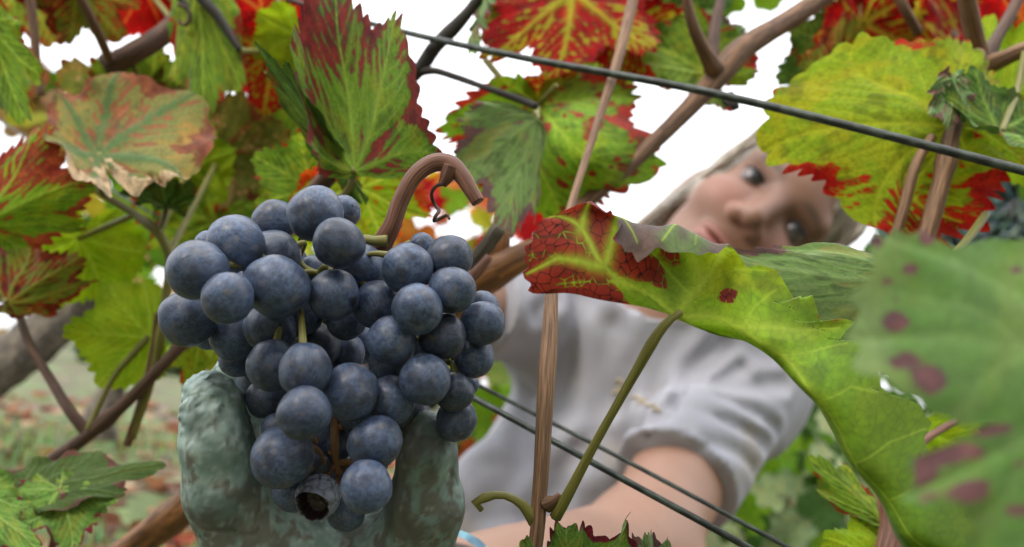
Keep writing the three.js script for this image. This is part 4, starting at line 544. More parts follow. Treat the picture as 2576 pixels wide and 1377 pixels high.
{ // very near leaf
  const s = shoot('huge blurred pale green leaf with purple spots filling the right edge', 2800, 960, .125);
  leaf(s, L4, fit({ a: [...U4(2800, 960), 2800, 960, 0.1152], b: [...U4(2130, 850), 2130, 850, 0.1179], c: [...U4(2230, 600), 2230, 600, 0.1278], d: [...U4(2280, 1250), 2280, 1250, 0.1062], e: [...U4(2560, 606), 2560, 606, 0.1350], f: [...U4(2500, 1500), 2500, 1500, 0.0990], g: [...U4(2560, 1084), 2560, 1078, 0.1116], h: [...U4(3100, 900), 3100, 900, 0.1350], i: [...U4(2420, 1078), 2420, 1078, 0.1116] }), L4mat, { even: 12, NR: 26, NA: 420, relief: .0006, ruffle: .002 }, [[2800, 960, .152, 24], [2900, 1200, .155, 22], [3000, 1500, .16, 24]]);
  cane(s, [[2960, 1380, .155, 30], [3000, 1500, .16, 34], [3100, 1900, .18, 36]], W.cane);
}
{ // right: yellow-green leaf with scarlet edges and its canes
  const s = shoot('yellow-green leaf with scarlet edges beside the face, on two pale stalks', 2390, 330, .37);
  cane(s, [[2300, 700, .355, 20.4], [2340, 560, .36, 22.1], [2372, 440, .368, 21.2], [2396, 330, .376, 19.6], [2420, 230, .40, 18.7], [2460, 140, .42, 20.4]], W.pale, { nodes: .06 });
  cane(s, [[2240, 640, .36, 12.8], [2272, 530, .362, 13.6], [2306, 410, .366, 12.8], [2345, 345, .372, 11.9]], W.pale, {}, 'side_cane');
  leaf(s, A, fit({ B: [2400, 320, .378], T: [1898, 385, .385], e: [-.34, .66, 2070, 452, .375], g: [.34, .66, 1985, 215, .395], h: [-.64, .15, 2340, 590, .37], UL: [2200, 578, .37], UR: [2150, 110, .405], LL: [2460, 560, .375], LR: [2430, 120, .41], BL: [2540, 420, .39], BR: [2520, 250, .40], a: [0, .5, 2150, 310, .372], b: [-.62, .1, 2270, 570, .372] }), TX5, { NR: 22, ruffle: .004, relief: .0014, sunk: -1 }, [[2400, 320, .378, 14], [2396, 345, .376, 16]], 'yellow-green leaf with scarlet edges');
  leaf(s, C, fit({ B: [2400, 200, .372], T: [2380, 330, .362], UL: [2440, 300, .366], UR: [2335, 290, .366], LL: [2450, 230, .37], LR: [2350, 210, .37] }), M0.greyTop, {}, null);
}
{ // far right
  const s = shoot('brown forked cane with broad green leaves at the right edge of the picture', 2470, 160, .43);
  cane(s, [[2420, -60, .41, 21.6], [2440, 40, .42, 21.6], [2458, 120, .43, 22.4], [2476, 165, .435, 24.0]], W.pale, {});
  cane(s, [[2476, 165, .435, 24], [2500, 110, .44, 14], [2540, 40, .45, 14], [2580, -40, .46, 13]], W.dark, {}, 'side_cane');
  cane(s, [[2472, 170, .435, 26], [2520, 150, .42, 20], [2590, 120, .40, 19], [2700, 90, .39, 18]], W.pale, {}, 'side_cane');
  cane(s, [[2470, 170, .44, 14], [2462, 200, .44, 12]], W.dark, {}, 'side_cane');
  leaf(s, C, fit({ B: [2490, 330, .44], T: [2680, 60, .43], UL: [2480, 30, .47], UR: [2800, 260, .41], LL: [2470, 220, .47], LR: [2640, 440, .41], BR: [2530, 460, .43] }), M0.lime, { NR: 18 }, [[2490, 330, .44, 9], [2476, 170, .435, 10]]);
  leaf(s, A, fit({ B: [2460, 320, .41], T: [2600, 420, .40], UL: [2660, 300, .39], UR: [2470, 480, .42], LL: [2560, 240, .40], LR: [2410, 420, .43] }), M0.limeSpot, {}, [[2460, 320, .41, 9], [2476, 170, .435, 10]]);
  leaf(s, A, fitC(2520, 330, .36, 260, 112, 20, -50), M0.deep, {}, [[2520, 330, .36, 8], [2560, 220, .39, 9], [2580, 130, .40, 9]]);
}
{ // the split leaf at the top, above the hook
  const s = shoot('tall folded green leaf streaked maroon, top centre, above the hooked stalk', 890, 425, .34);
  cane(s, [[760, 520, .40, 22], [820, 450, .39, 24], [870, 395, .385, 22], [960, 300, .42, 20], [1010, 215, .46, 18]], W.dark, { nodes: .05 });
  leaf(s, A, fit({ B: [892, 428, .335], T: [850, -60, .35], UR: [1000, 45, .335], LR: [1100, 392, .325], BR: [1010, 452, .345], UL: [742, 96, .325], LL: [800, 385, .325], BL: [840, 455, .345], a: [-.3, .42, 800, 215, .345], b: [0, .5, 868, 190, .345], c: [.4, .25, 985, 250, .325], d: [-.22, .8, 770, 0, .335] }), TX1, { NR: 24, ruffle: .002, relief: .0016 }, [[892, 428, .335, 10], [880, 470, .36, 10], [840, 520, .40, 10]], 'tall folded green leaf with maroon streaks');
  leaf(s, D, fit({ B: [884, 440, .36], T: [634, 80, .335], UL: [716, 150, .325], UR: [668, 180, .355], LL: [850, 350, .335], LR: [800, 395, .37] }), M0.deep, { ruffle: .002 }, [[884, 440, .36, 8], [880, 470, .37, 8], [850, 500, .39, 8]], 'leaf folded to a narrow dark strip');
  leaf(s, Bm, fitC(905, 470, .42, 210, 160, 10, 30), M0.limeSpot, {}, [[905, 470, .42, 7], [862, 400, .385, 8]]);
  leaf(s, C, fitC(790, 480, .45, 170, -62, 30, 10), M0.green, {}, [[790, 470, .45, 7], [800, 470, .39, 8]]);
}
{ // centre leaf
  const s = shoot('round green leaf with maroon flecks behind the tan cane, one side folded over', 1350, 275, .43);
  leaf(s, A, fit({ B: [1352, 268, 0.495], T: [1440, 590, 0.485], UL: [1660, 430, 0.495], UR: [1190, 470, 0.485], LL: [1585, 225, 0.515], LR: [1108, 320, 0.465], BL: [1440, 165, 0.525], BR: [1250, 185, 0.485], a: [-.4, .4, 1500, 400, .425] }), TX2, { NR: 20, ruffle: .003, relief: .0014, sunk: -1 }, [[1352, 268, .495, 9], [1300, 240, .5, 9], [1220, 150, .51, 9]], 'round green leaf with maroon flecks and scalloped edge');
  leaf(s, A, fit({ B: [1352, 300, .405], T: [1262, 612, .375], UL: [1345, 560, .39], UR: [1130, 440, .39], LL: [1352, 420, .40], LR: [1165, 300, .385], BR: [1230, 250, .395], BL: [1362, 320, .405] }), TXB, { ruffle: .002, relief: .0005 }, [[1352, 300, .405, 8], [1352, 268, .495, 8]], 'grey-green leaf with dull purple patches, tip hanging down');
  leaf(s, Bm, fitC(1400, 215, .515, 110, -100, 40, 20), M0.redYellow, {}, [[1400, 215, .47, 6], [1352, 268, .495, 7]]);
}
{ // red and yellow leaves along the top
  const s = shoot('scarlet and yellow veined leaves hanging at the top centre over the wire', 1430, 0, .5);
  cane(s, [[1180, -60, .52, 18], [1420, -30, .52, 18], [1620, -60, .54, 18], [1950, -70, .58, 18]], W.dark);
  leaf(s, Bm, fit({ B: [1440, -20, .50], T: [1400, 190, .47], UL: [1640, 130, .49], UR: [1220, 160, .47], LL: [1680, -60, .53], LR: [1190, -40, .49] }), M0.redYellow, { NR: 18 }, [[1440, -20, .5, 8], [1430, -40, .52, 8]], 'dark red leaf with yellow veins');
  leaf(s, A, fit({ B: [1300, -60, .51], T: [1215, 120, .47], UL: [1380, 90, .49], UR: [1205, 0, .5], LL: [1400, -60, .51], LR: [1230, -90, .51] }), M0.brownRed, {}, [[1300, -60, .51, 8], [1320, -42, .52, 8]]);
  leaf(s, A, fit({ B: [1215, -20, .46], T: [1188, 150, .44], UL: [1215, 60, .44], UR: [1180, 70, .47], LL: [1240, 0, .45], LR: [1190, -10, .47] }), M0.greyTop, {}, [[1215, -20, .46, 7], [1240, -54, .52, 8]]);
  leaf(s, Bm, fitC(1560, 60, .53, 190, 130, 20, 20), M0.redYellow, {}, [[1560, 60, .53, 7], [1560, -50, .535, 8]]);
  leaf(s, C, fitC(1500, 120, .55, 150, 170, 25, 10), M0.green, {}, [[1500, 120, .55, 7], [1480, -40, .53, 8]]);
  leaf(s, A, fitC(1660, 20, .56, 160, 80, 10, 30), M0.deep, {}, [[1660, 20, .56, 7], [1640, -60, .54, 8]]);
}
{ // upper right, red
  const s = shoot('red and yellow mottled leaves in the upper right corner above the wire', 2200, 0, .58);
  cane(s, [[1950, -80, .6, 20], [2200, -30, .6, 18], [2330, 30, .58, 15], [2430, 120, .55, 13]], W.dark);
  cane(s, [[2245, -40, .5, 13], [2280, 30, .5, 12], [2310, 80, .51, 12]], W.cane, {}, 'side_cane');
  leaf(s, Bm, fitC(2170, 60, .56, 190, 150, 15, 25), M0.redYellow, {}, [[2170, 60, .56, 7], [2150, -40, .6, 8]]);
  leaf(s, Bm, fitC(2300, 60, .58, 250, 100, -20, 25), M0.redYellow, {}, [[2300, 60, .58, 7], [2310, 20, .58, 8]]);
  leaf(s, A, fitC(2200, 100, .6, 230, 195, 20, 15), M0.red, {}, [[2200, 100, .6, 7], [2210, -30, .6, 8]]);
  leaf(s, Bm, fitC(2430, 120, .56, 240, 70, 15, -20), M0.redYellow, {}, [[2430, 120, .56, 7], [2420, 110, .55, 8]]);
  leaf(s, A, fitC(2110, 150, .54, 170, 215, 30, 20), M0.brownRed, {}, [[2110, 150, .54, 7], [2100, -50, .6, 8]]);
  leaf(s, C, fitC(2130, 110, .6, 190, 235, 10, 30), M0.deep, {}, [[2130, 110, .6, 7], [2080, -60, .6, 8]]);
  leaf(s, A, fitC(2560, 40, .52, 210, 150, 10, 30), M0.red, {}, [[2560, 40, .52, 7], [2440, 110, .55, 8]]);
}
{ // left: curled brown-edged leaf and neighbours
  const s = shoot('brown-edged curled grey-green leaf at the left with rust-coloured neighbours', 240, 420, .42);
  cane(s, [[180, 430, .47, 11], [260, 490, .46, 10], [340, 540, .45, 10], [400, 590, .44, 12], [425, 640, .44, 11], [416, 760, .44, 10], [380, 960, .45, 10], [330, 1100, .46, 11]], W.green, { nodes: .07 });
  leaf(s, D, fit({ B: [250, 390, .42], T: [300, 165, .47], UR: [500, 230, .48], UL: [140, 230, .46], LR: [470, 440, .40], LL: [120, 345, .40], BR: [390, 478, .385], BL: [245, 475, .375], a: [.35, -.08, 370, 400, .40], c: [.9, .2, 610, 350, .45], d: [.0, -.42, 310, 480, .375] }), TX6, { NR: 22, ruffle: .006, relief: .001 }, [[250, 390, .42, 9], [245, 440, .44, 9], [260, 490, .46, 9]], 'curled grey-green leaf with a broad tan dried margin');
  leaf(s, C, fit({ B: [420, 520, .45], T: [300, 480, .42], UL: [360, 510, .42], UR: [420, 445, .44], LL: [440, 520, .43], LR: [490, 460, .45] }), M0.deep, {}, [[420, 520, .45, 7], [400, 590, .44, 8]]);
  leaf(s, A, fit({ B: [-40, 560, .40], T: [120, 300, .42], UL: [-60, 400, .42], UR: [240, 450, .41], LR: [200, 575, .42], LL: [-160, 520, .42], BR: [60, 640, .42] }), TX7, { NR: 18 }, [[-40, 560, .4, 9], [80, 520, .44, 9], [180, 430, .47, 9]], 'leaf half rust red with dark spots, half bright green');
  leaf(s, A, fit({ B: [20, 760, .46], T: [210, 640, .44], UL: [80, 580, .46], UR: [230, 715, .45], LL: [-60, 600, .48], LR: [120, 800, .47] }), M0.brownRed, { NR: 16 }, [[20, 760, .46, 8], [-60, 700, .5, 8], [-120, 620, .52, 8]]);
  leaf(s, C, fitC(200, 600, .5, 210, 200, 20, 20), M0.lime, {}, [[200, 600, .5, 7], [340, 540, .45, 8]]);
  leaf(s, C, fitC(470, 430, .54, 150, 20, 10, 20), M0.lime, {}, [[470, 430, .54, 7], [400, 590, .44, 8]]);
  leaf(s, A, fitC(560, 380, .56, 190, 120, 20, 10), M0.olive, {}, [[560, 380, .56, 7], [425, 640, .44, 8]]);
}
{ // big green leaves upper left
  const s = shoot('long smooth green leaf hanging at the upper left with dark canes beside it', 480, 60, .5);
  cane(s, [[270, 170, .56, 26], [340, 130, .56, 27], [420, 80, .57, 26], [520, -20, .58, 24]], W.dark, { nodes: .07 });
  cane(s, [[440, -20, .5, 8], [500, 50, .5, 9], [560, 110, .5, 8]], W.black, { rough: .2 }, 'side_cane');
  cane(s, [[480, -30, .49, 12], [540, 30, .49, 14], [580, 90, .49, 11], [604, 128, .49, 8]], W.black, { rough: .25 }, 'side_cane');
  cane(s, [[448, 12, .49, 5], [470, 20, .49, 5], [478, 50, .49, 5], [458, 66, .49, 5], [452, 50, .49, 4]], W.dark, {}, 'tendril');
  cane(s, [[190, -30, .5, 11], [240, 70, .52, 12], [276, 150, .55, 12]], W.cane, {}, 'side_cane');
  cane(s, [[72, -30, .5, 12], [86, 80, .5, 11], [92, 160, .5, 11], [104, 240, .5, 9]], W.cane, {}, 'side_cane');
  leaf(s, D, fit({ B: [500, -40, .50], T: [520, 330, .47], UL: [620, 230, .49], UR: [430, 200, .49], LL: [600, 0, .51], LR: [430, 0, .51] }), M0.green, { NR: 18, relief: .0007 }, [[500, -40, .5, 8], [520, -20, .58, 9]], 'long smooth green leaf');
  leaf(s, A, fit({ B: [-40, 60, .43], T: [70, 320, .42], UL: [110, 190, .44], UR: [-60, 280, .43], LL: [40, 40, .44], LR: [-120, 160, .44] }), M0.green, { NR: 16 }, [[-40, 60, .43, 8], [-20, -10, .46, 8], [72, -30, .5, 8]], 'dark green leaf at the left edge');
  leaf(s, A, fitC(660, 30, .55, 210, 200, 25, 20), M0.red, {}, [[660, 30, .55, 7], [600, -40, .57, 8]]);
  leaf(s, Bm, fitC(690, 130, .53, 170, 190, 15, 20), M0.redYellow, {}, [[690, 130, .53, 7], [604, 128, .49, 8]]);
  leaf(s, Bm, fitC(600, 60, .6, 200, 160, 15, 20), M0.redYellow, {}, [[600, 60, .6, 7], [560, -20, .58, 8]]);
  leaf(s, C, fitC(745, 90, .52, 130, 200, 5, 20), M0.lime, {}, [[745, 90, .52, 7], [700, 0, .55, 8]]);
  leaf(s, A, fitC(360, 260, .6, 180, 60, 20, 30), M0.green, {}, [[360, 260, .6, 7], [330, 140, .56, 8]]);
  leaf(s, Bm, fitC(190, -40, .55, 170, 150, 10, 30), M0.brownRed, {}, [[190, -40, .55, 7], [215, 20, .51, 8]]);
  leaf(s, A, fitC(60, -60, .55, 190, 165, 20, 30), M0.brownRed, {}, [[60, -60, .55, 7], [76, 0, .5, 8]]);
  leaf(s, A, fitC(360, -40, .6, 170, 160, 20, 30), M0.red, {}, [[360, -40, .6, 7], [440, 60, .57, 8]]);
  leaf(s, A, fitC(400, -20, .62, 110, 170, 5, 20), M0.red, {}, [[400, -20, .62, 7], [470, 20, .575, 8]]);
}
{ // greenery behind the bunch, left
  const s = shoot('shaded green leaves behind the upper left of the bunch', 600, 460, .6);
  cane(s, [[560, 760, .6, 13], [620, 560, .62, 13], [700, 420, .64, 13], [760, 300, .66, 12]], W.dark, { nodes: .08 });
  for (const [x, y, d, len, roll, yaw, pit, m, k] of [[560, 380, .6, 260, 175, 15, 15, 'deep', 'C'], [640, 400, .58, 240, 150, 20, 10, 'green', 'A'], [700, 520, .66, 170, 120, 20, 30, 'lime', 'C'], [480, 460, .62, 180, 190, 10, 20, 'green', 'C'], [770, 400, .6, 150, 30, 20, 10, 'deep', 'A'], [540, 560, .55, 180, 200, 20, 30, 'green', 'A'], [820, 330, .62, 130, 10, 20, 20, 'lime', 'C'], [330, 330, .6, 230, 10, 10, 20, 'olive', 'B'], [420, 340, .62, 190, 40, 10, 20, 'olive', 'A']])
    leaf(s, { A, B: Bm, C }[k], fitC(x, y, d, len, roll, yaw, pit), M0[m], { NR: 12, NA: 200 }, [[x, y, d, 6], [mix(x, 650, .5), mix(y, 500, .5) + 20, d + .02, 6], [650, 500, .63, 7]]);
}
{ // lower left
  const s = shoot('thin brown cane crossing the lower left with a bright lime toothed leaf', 220, 1100, .46);
  cane(s, [[-80, 1330, .5, 17.2], [60, 1210, .48, 17.2], [215, 1100, .46, 18.7], [320, 1010, .45, 16.4], [440, 885, .44, 14.8], [540, 770, .45, 13.3]], W.dark, { nodes: .07 });
  cane(s, [[40, 762, .5, 9.3], [72, 860, .48, 10.2], [130, 960, .47, 11.0], [180, 1040, .46, 12.8], [225, 1096, .46, 15.3]], W.dark, {}, 'side_cane');
  cane(s, [[222, 1080, .455, 9], [280, 960, .46, 7], [340, 880, .46, 6], [372, 846, .46, 5]], W.green, {}, 'side_cane');
  cane(s, [[398, 790, .44, 9], [386, 880, .45, 9], [356, 1010, .455, 10], [320, 1120, .46, 10]], W.cane, {}, 'side_cane');
  leaf(s, C, fit({ B: [376, 848, .46], T: [150, 830, .47], UL: [240, 975, .46], UR: [265, 705, .48], LL: [390, 960, .45], LR: [370, 700, .47], BR: [430, 760, .45], BL: [430, 900, .44] }), M0.lime, { NR: 20, ruffle: .003 }, [[376, 848, .46, 7], [300, 930, .46, 7]], 'bright lime toothed leaf');
  leaf(s, Bm, fit({ B: [500, 860, .46], T: [470, 1000, .46], UL: [560, 930, .46], UR: [425, 920, .45], LL: [560, 860, .47], LR: [430, 860, .45] }), M0.limeSpot, {}, [[500, 860, .46, 7], [440, 885, .44, 8]], 'small yellow leaf with rust red edge');
}
{
  const s = shoot('dark green leaves with purple edges in the bottom left corner', 120, 1240, .38);
  cane(s, [[160, 1240, .37, 8], [150, 1300, .37, 9], [130, 1380, .38, 9], [110, 1480, .4, 10]], W.stem);
  cane(s, [[110, 1480, .4, 13], [-60, 1500, .4, 14], [-240, 1480, .42, 14]], W.cane);
  leaf(s, D, fit({ B: [60, 1235, .38], T: [440, 1168, .37], UL: [250, 1130, .40], UR: [300, 1240, .36], LL: [100, 1150, .40], LR: [90, 1290, .36] }), M0.dull, { NR: 18, ruffle: .003 }, [[60, 1230, .38, 8], [110, 1300, .37, 8], [140, 1360, .375, 8]], 'long dark green leaf seen nearly edge-on');
  leaf(s, A, fit({ B: [150, 1230, .375], T: [180, 1390, .35], UL: [300, 1250, .36], UR: [60, 1330, .35], LL: [230, 1200, .38], LR: [40, 1240, .37] }), TX15, {}, [[150, 1230, .375, 8], [155, 1290, .37, 8]], 'drooping leaf with purple spotted edge');
  leaf(s, A, fit({ B: [-60, 1240, .36], T: [110, 1390, .33], UL: [80, 1270, .36], UR: [-40, 1420, .33], LL: [20, 1190, .37], LR: [-140, 1330, .35] }), TX15, {}, [[-60, 1240, .36, 8], [-200, 1360, .39, 8], [-220, 1470, .42, 8]]);
}
{ // lower right
  const s = shoot('narrow green leaf and bright lime leaf at the lower right on a brown stem', 2240, 1330, .34);
  cane(s, [[2220, 1520, .33, 30], [2232, 1400, .335, 32], [2246, 1320, .34, 28], [2236, 1240, .345, 16], [2300, 1130, .36, 9], [2420, 1050, .38, 9]], W.stem, { rough: .1 });
  leaf(s, C, fit({ B: [2230, 1320, .35], T: [2030, 1140, .37], UL: [2060, 1240, .36], UR: [2130, 1170, .38], LL: [2180, 1320, .35], LR: [2230, 1260, .37] }), M0.green, {}, [[2230, 1320, .35, 9], [2240, 1330, .342, 9]], 'narrow green leaf seen along its edge');
  leaf(s, A, fit({ B: [2260, 1420, .34], T: [2060, 1350, .35], UL: [2120, 1480, .34], UR: [2140, 1285, .36], LL: [2260, 1520, .34], LR: [2240, 1290, .37] }), M0.lime, {}, [[2260, 1420, .34, 9], [2236, 1390, .336, 9]], 'bright lime leaf');
  leaf(s, A, fitC(2330, 1090, .42, 200, 60, 10, 40), M0.lime, {}, [[2330, 1090, .42, 6], [2310, 1128, .36, 8]]);
}
// ---------- farther off: vines, trunks, litter, trees ----------
const veinT = paintLeaf(Bm, { green: [232, 232, 228], green2: [200, 200, 196], vein: [250, 250, 220], seed: 31, bias: () => -2, tert: .06 });
const farMat = leafMat(veinT, { trans: .45 });
const flat = [0, 1, 2].map(k => leafGeo(MOD[k], (x, y) => [x, y, .2 * Math.abs(x) + .18 * (x * x) - .22 * y * Math.abs(y)], { NR: 5, NA: 46, relief: .01, ruffle: .07, seed: 50 + k }));
const CLEAR = [[195, 118, 75, 40], [270, 120, 60, 40], [360, 60, 70, 45], [415, 160, 50, 70], [610, 245, 45, 25], [690, 300, 85, 42], [705, 380, 20, 30], [750, 455, 50, 30], [715, 30, 60, 55], [1090, 260, 90, 150], [1110, 60, 110, 80], [1250, 180, 90, 50], [1510, 30, 45, 40], [1432, 62, 28, 20], [1690, 95, 40, 35], [1625, 268, 70, 40], [1900, 200, 85, 90], [1890, 90, 55, 70], [1800, 370, 110, 130], [1700, 520, 140, 130], [2050, 50, 60, 40], [2350, 25, 45, 35], [1290, 590, 22, 14], [1150, 575, 24, 14], [1060, 545, 18, 12], [1310, 640, 22, 12]];
function scatter(label, cat, patches, seed) {
  const R = rng(seed), lists = [[], [], []], cam = V3(0, 0, 0), e = new THREE.Euler();
  for (const [x0, y0, x1, y1, d0, d1, n, size, cols] of patches) for (let i = 0, tries = 0; i < n && tries < n * 12; tries++) {
    const x = mix(x0, x1, R()), y = mix(y0, y1, R()), d = mix(d0, d1, Math.sqrt(R())), s = size * (.7 + .6 * R()), pr = s * .7 / (2 * TX * d) * VW;
    if (CLEAR.some(c => ((x - c[0]) / (c[2] + pr * .7)) ** 2 + ((y - c[1]) / (c[3] + pr * .7)) ** 2 < 1)) { if (R() < .97) continue; }
    const p = P(x, y, d); if (p.y < .02) { tries += 0; continue; }
    i++; e.set(-.9 + 1.5 * R(), (R() - .5) * 2.4, (R() - .5) * 5, 'YXZ');
    const c = cols[Math.floor(R() * cols.length)], k = .8 + .4 * R();
    lists[Math.floor(R() * 3)].push([new THREE.Matrix4().compose(p, new THREE.Quaternion().setFromEuler(e), V3(s, s, s).multiplyScalar(.55)), new THREE.Color().setRGB(...c.map(q => ((q / 255) ** 2.2) * k))]);
  }
  const root = new THREE.Group(); root.name = nm(cat); tag(root, label, 'foliage', null, 'stuff'); scene.add(root);
  lists.forEach((l, k) => { if (!l.length) return; const m = new THREE.InstancedMesh(flat[k], farMat, l.length); l.forEach((q, i) => { m.setMatrixAt(i, q[0]); m.setColorAt(i, q[1]); }); m.name = 'leaves'; m.castShadow = m.receiveShadow = true; m.userData.kind = 'stuff'; root.add(m); });
}
const cR = [[196, 36, 26], [206, 66, 34], [180, 24, 28]], cO = [[208, 120, 44], [214, 150, 60], [196, 96, 44]], cY = [[200, 190, 50], [176, 186, 44]], cG = [[96, 146, 36], [120, 166, 40], [84, 128, 44]], cD = [[66, 104, 40], [74, 112, 52]], cP = [[186, 150, 120], [170, 140, 96], [150, 130, 70]];
scatter('blurred orange, red and yellow vine leaves seen past the hooked grape stalk', 'background_foliage', [[840, 440, 1340, 720, 1.1, 2.4, 230, .085, [...cR, ...cO, ...cY, ...cO, cG[1]]], [1180, 560, 1420, 660, 1, 2, 14, .09, cR]], 101);
scatter('blurred red and brown vine leaves along the top left corner', 'background_foliage', [[-80, -60, 440, 80, .8, 1.6, 40, .1, [...cR, ...cP, [120, 50, 24], [110, 60, 30]]], [60, 160, 470, 340, .9, 2, 46, .1, [...cP, ...cP, cG[0], cY[1], [170, 110, 70]]], [560, -40, 780, 230, .9, 1.8, 26, .09, [...cR, cO[0], cG[0]]]], 102);
scatter('blurred green vine leaves filling the gap left of the grapes', 'background_foliage', [[330, 330, 880, 640, .9, 2.2, 95, .1, [...cG, ...cG, cD[0], cY[1]]], [120, 520, 460, 660, .9, 1.8, 26, .1, [...cG, cY[0], cP[1]]], [680, 330, 900, 520, .9, 1.6, 12, .09, [...cR, cO[0], cG[1]]]], 103);
scatter('blurred scarlet and yellow leaves over the upper right', 'background_foliage', [[1940, -60, 2680, 150, .75, 1.7, 60, .1, [...cR, ...cR, ...cY, cG[1]]], [2080, 100, 2680, 480, .9, 1.6, 60, .11, [...cG, ...cY, cR[1]]], [1300, -80, 1700, 60, .8, 1.5, 26, .1, [...cR, ...cO, cG[0], cP[1]]], [1620, -40, 1830, 230, .7, 1.2, 22, .09, [...cG, cD[0]]]], 104);
scatter('blurred low green growth below the sleeve at the lower right', 'background_foliage', [[1740, 1000, 2600, 1460, 1.3, 2.6, 520, .085, [...cG, ...cD, ...cD, [150, 172, 124], [172, 190, 150], [120, 150, 100], [140, 166, 120]]]], 105);
scatter('blurred bright green leaves between the bunch and the t-shirt', 'background_foliage', [[1150, 800, 1360, 1260, 1.15, 2.6, 150, .085, [...cG, ...cG, ...cY, [150, 180, 90], cO[2]]]], 106);
scatter('blurred distant vine row behind the leaves', 'background_foliage', [[-300, 560, 900, 900, 2.6, 5, 150, .12, [...cG, ...cD, ...cP]], [1500, 640, 3000, 1100, 3, 6, 340, .13, [...cD, ...cD, cG[0]]], [2150, 500, 3000, 700, 2.6, 4, 60, .12, [...cD]]], 107);
{ // unseen vine leaves, added behind the camera to shade what faces it
  const R = rng(71), e = new THREE.Euler(), q = new THREE.Quaternion(), n = 3600, m = new THREE.InstancedMesh(flat[0], farMat, n);
  for (let i = 0; i < n; i++) { e.set(R() * 6, R() * 6, R() * 6); const s = .07 * (.7 + .6 * R()); m.setMatrixAt(i, new THREE.Matrix4().compose(V3((R() - .5) * 7, .2 + 2.3 * R(), .9 + .5 * R()), q.setFromEuler(e), V3(s, s, s))); const c = [...cG, ...cD, ...cR, ...cY][Math.floor(R() * 10)]; m.setColorAt(i, new THREE.Color().setRGB(...c.map(k => (k / 255) ** 2.2))); }
  m.name = nm('background_foliage'); tag(m, 'unseen vine leaves added behind the photographer to cut the sky light', 'foliage', null, 'stuff'); m.castShadow = m.receiveShadow = true; scene.add(m);
}
// dark evergreen at the right
{
  const R = rng(9), c = P(2560, 560, 2.6), t = thing('evergreen_shrub', 'dark blue-grey evergreen shrub at the right edge behind the scarlet-edged leaf', 'shrub', V3(c.x, 0, c.z));
  part('trunk', tube([V3(c.x, 0, c.z), V3(c.x + .02, c.y * .5, c.z), V3(c.x, c.y, c.z)], [.06, .04, .02], { rough: .1 }), W.dark, t);
  const blade = new THREE.ConeGeometry(.006, .05, 4), m = new THREE.InstancedMesh(blade, new THREE.MeshStandardMaterial({ color: 0xffffff, roughness: .7 }), 16000), q = new THREE.Quaternion(), e = new THREE.Euler();
  for (let i = 0; i < 16000; i++) { const a = R() * 6.28, h = R() * 2 - 1, r = Math.cbrt(.3 + .7 * R()), k = Math.sqrt(1 - h * h); e.set(R() * 3, R() * 6, R() * 3); m.setMatrixAt(i, new THREE.Matrix4().compose(V3(Math.cos(a) * k * r * .42, c.y - .1 + h * r * .42, Math.sin(a) * k * r * .4), q.setFromEuler(e), V3(1.4, 1 + R(), 1.4))); m.setColorAt(i, new THREE.Color().setRGB(.05 + .06 * R(), .075 + .08 * R(), .07 + .08 * R())); }
  m.name = 'crown'; m.userData.kind = 'stuff'; t.add(m);
}
// old trunks to the left
const trunk = (label, l) => { const b = P(...l[l.length - 1].slice(0, 3)); const t = thing('old_vine', label, 'vine trunk', b, 'old vine trunks'); part('trunk', ptube(l, { rough: .14, sides: 22, seg: 60 }), W.grey, t); return t; };
trunk('thick grey leaning vine trunk at the left edge', [[420, 520, 1.45, 34], [300, 640, 1.4, 46], [180, 770, 1.34, 56], [60, 880, 1.28, 62], [-90, 990, 1.22, 66]]);
trunk('short dark vine trunk stump between the lower left canes', [[300, 950, 1.9, 24], [270, 1010, 1.88, 34], [250, 1060, 1.86, 40], [244, 1110, 1.85, 46]]);
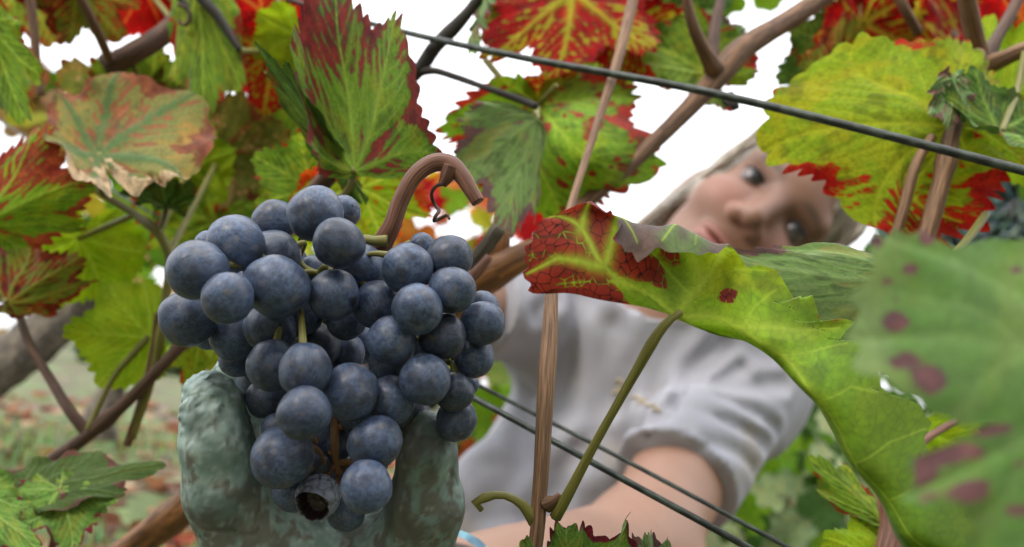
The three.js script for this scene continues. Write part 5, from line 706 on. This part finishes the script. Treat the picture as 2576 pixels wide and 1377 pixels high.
// grass, fallen leaves and weeds on the soil
{
  const R = rng(301), gh = (x, z) => Math.max(0, -x) * .15 * ss(0, .8, -x) + (fbm(x * .9, z * .9, 2, 3) - .5) * .09, e = new THREE.Euler(), q = new THREE.Quaternion();
  const blade = new THREE.BufferGeometry(); blade.setAttribute('position', new THREE.BufferAttribute(new Float32Array([-.05, 0, 0, .05, 0, 0, .035, .5, .06, -.035, .5, .06, 0, 1, .25]), 3)); blade.setIndex([0, 1, 2, 0, 2, 3, 3, 2, 4]); blade.computeVertexNormals();
  const N = 16000, g = new THREE.InstancedMesh(blade, new THREE.MeshStandardMaterial({ color: 0xffffff, roughness: .8, side: THREE.DoubleSide }), N);
  for (let i = 0; i < N; i++) { let x, z; do { x = (R() - .5) * 9; z = -1.6 - 8 * R() * R(); } while (fbm(x * 1.3, z * 1.3, 8, 2) < .47 + .1 * R()); const s = .05 + .09 * R(); e.set((R() - .5) * .9, R() * 6.28, (R() - .5) * .9); g.setMatrixAt(i, new THREE.Matrix4().compose(V3(x, gh(x, z) - .005, z), q.setFromEuler(e), V3(s * .9, s, s))); g.setColorAt(i, new THREE.Color().setRGB(.10 + .12 * R(), .17 + .14 * R(), .05 + .06 * R())); }
  g.name = nm('grass'); tag(g, 'short pale grass growing in patches on the vineyard soil', 'grass', null, 'stuff'); scene.add(g);
  const M = 4200, f = new THREE.InstancedMesh(flat[0], farMat, M);
  for (let i = 0; i < M; i++) { const x = (R() - .5) * 9, z = -1.3 - 8 * R() * R(), s = .03 + .05 * R(); e.set(-Math.PI / 2 + (R() - .5) * .9, (R() - .5) * .8, R() * 6.28); f.setMatrixAt(i, new THREE.Matrix4().compose(V3(x, gh(x, z) + .015, z), q.setFromEuler(e), V3(s, s, s))); const c = [[170, 120, 90], [200, 150, 124], [110, 70, 50], [214, 186, 160], [170, 66, 46], [90, 60, 44]][Math.floor(R() * 6)]; f.setColorAt(i, new THREE.Color().setRGB(...c.map(k => (k / 255) ** 2.2))); }
  f.name = nm('fallen_leaves'); tag(f, 'dry brown and pinkish fallen leaves scattered over the soil', 'fallen leaves', null, 'stuff'); scene.add(f);
}
// trees beyond the vineyard
for (const [x, h, w, d, lab] of [[-9, 3.2, 2.6, 20, 'blurred round green tree beyond the vines at the far left'], [-2.5, 2.4, 2.2, 24, 'blurred low tree beyond the vines behind the bunch'], [6, 2.6, 2.4, 22, 'blurred dark tree beyond the vines behind the person'], [11.5, 3.4, 3, 19, 'blurred tall tree beyond the vines at the far right']]) {
  const R = rng(900 + d), t = thing('tree', lab, 'tree', V3(x, 0, -d), 'trees beyond the vineyard'); part('trunk', tube([V3(x, -.1, -d), V3(x + .1, h * .35, -d), V3(x, h * .8, -d)], [.22, .16, .06], { rough: .1, seg: 20 }), W.dark, t);
  const n = 900, m = new THREE.InstancedMesh(flat[1], farMat, n), e = new THREE.Euler(), q = new THREE.Quaternion();
  for (let i = 0; i < n; i++) { const a = R() * 6.28, u = R() * 2 - 1, k = Math.sqrt(1 - u * u), r = Math.cbrt(.25 + .75 * R()) * (.8 + .35 * noise(a * 2, u * 3, d)); e.set(R() * 6, R() * 6, R() * 6); m.setMatrixAt(i, new THREE.Matrix4().compose(V3(Math.cos(a) * k * r * w * .6, h * .6 + u * r * h * .42, Math.sin(a) * k * r * w * .5), q.setFromEuler(e), V3(.2, .2, .2))); m.setColorAt(i, new THREE.Color().setRGB(.06 + .05 * R(), .12 + .07 * R(), .04 + .03 * R())); }
  m.name = 'crown'; m.userData.kind = 'stuff'; t.add(m);
}
renderer.render(scene, camera);
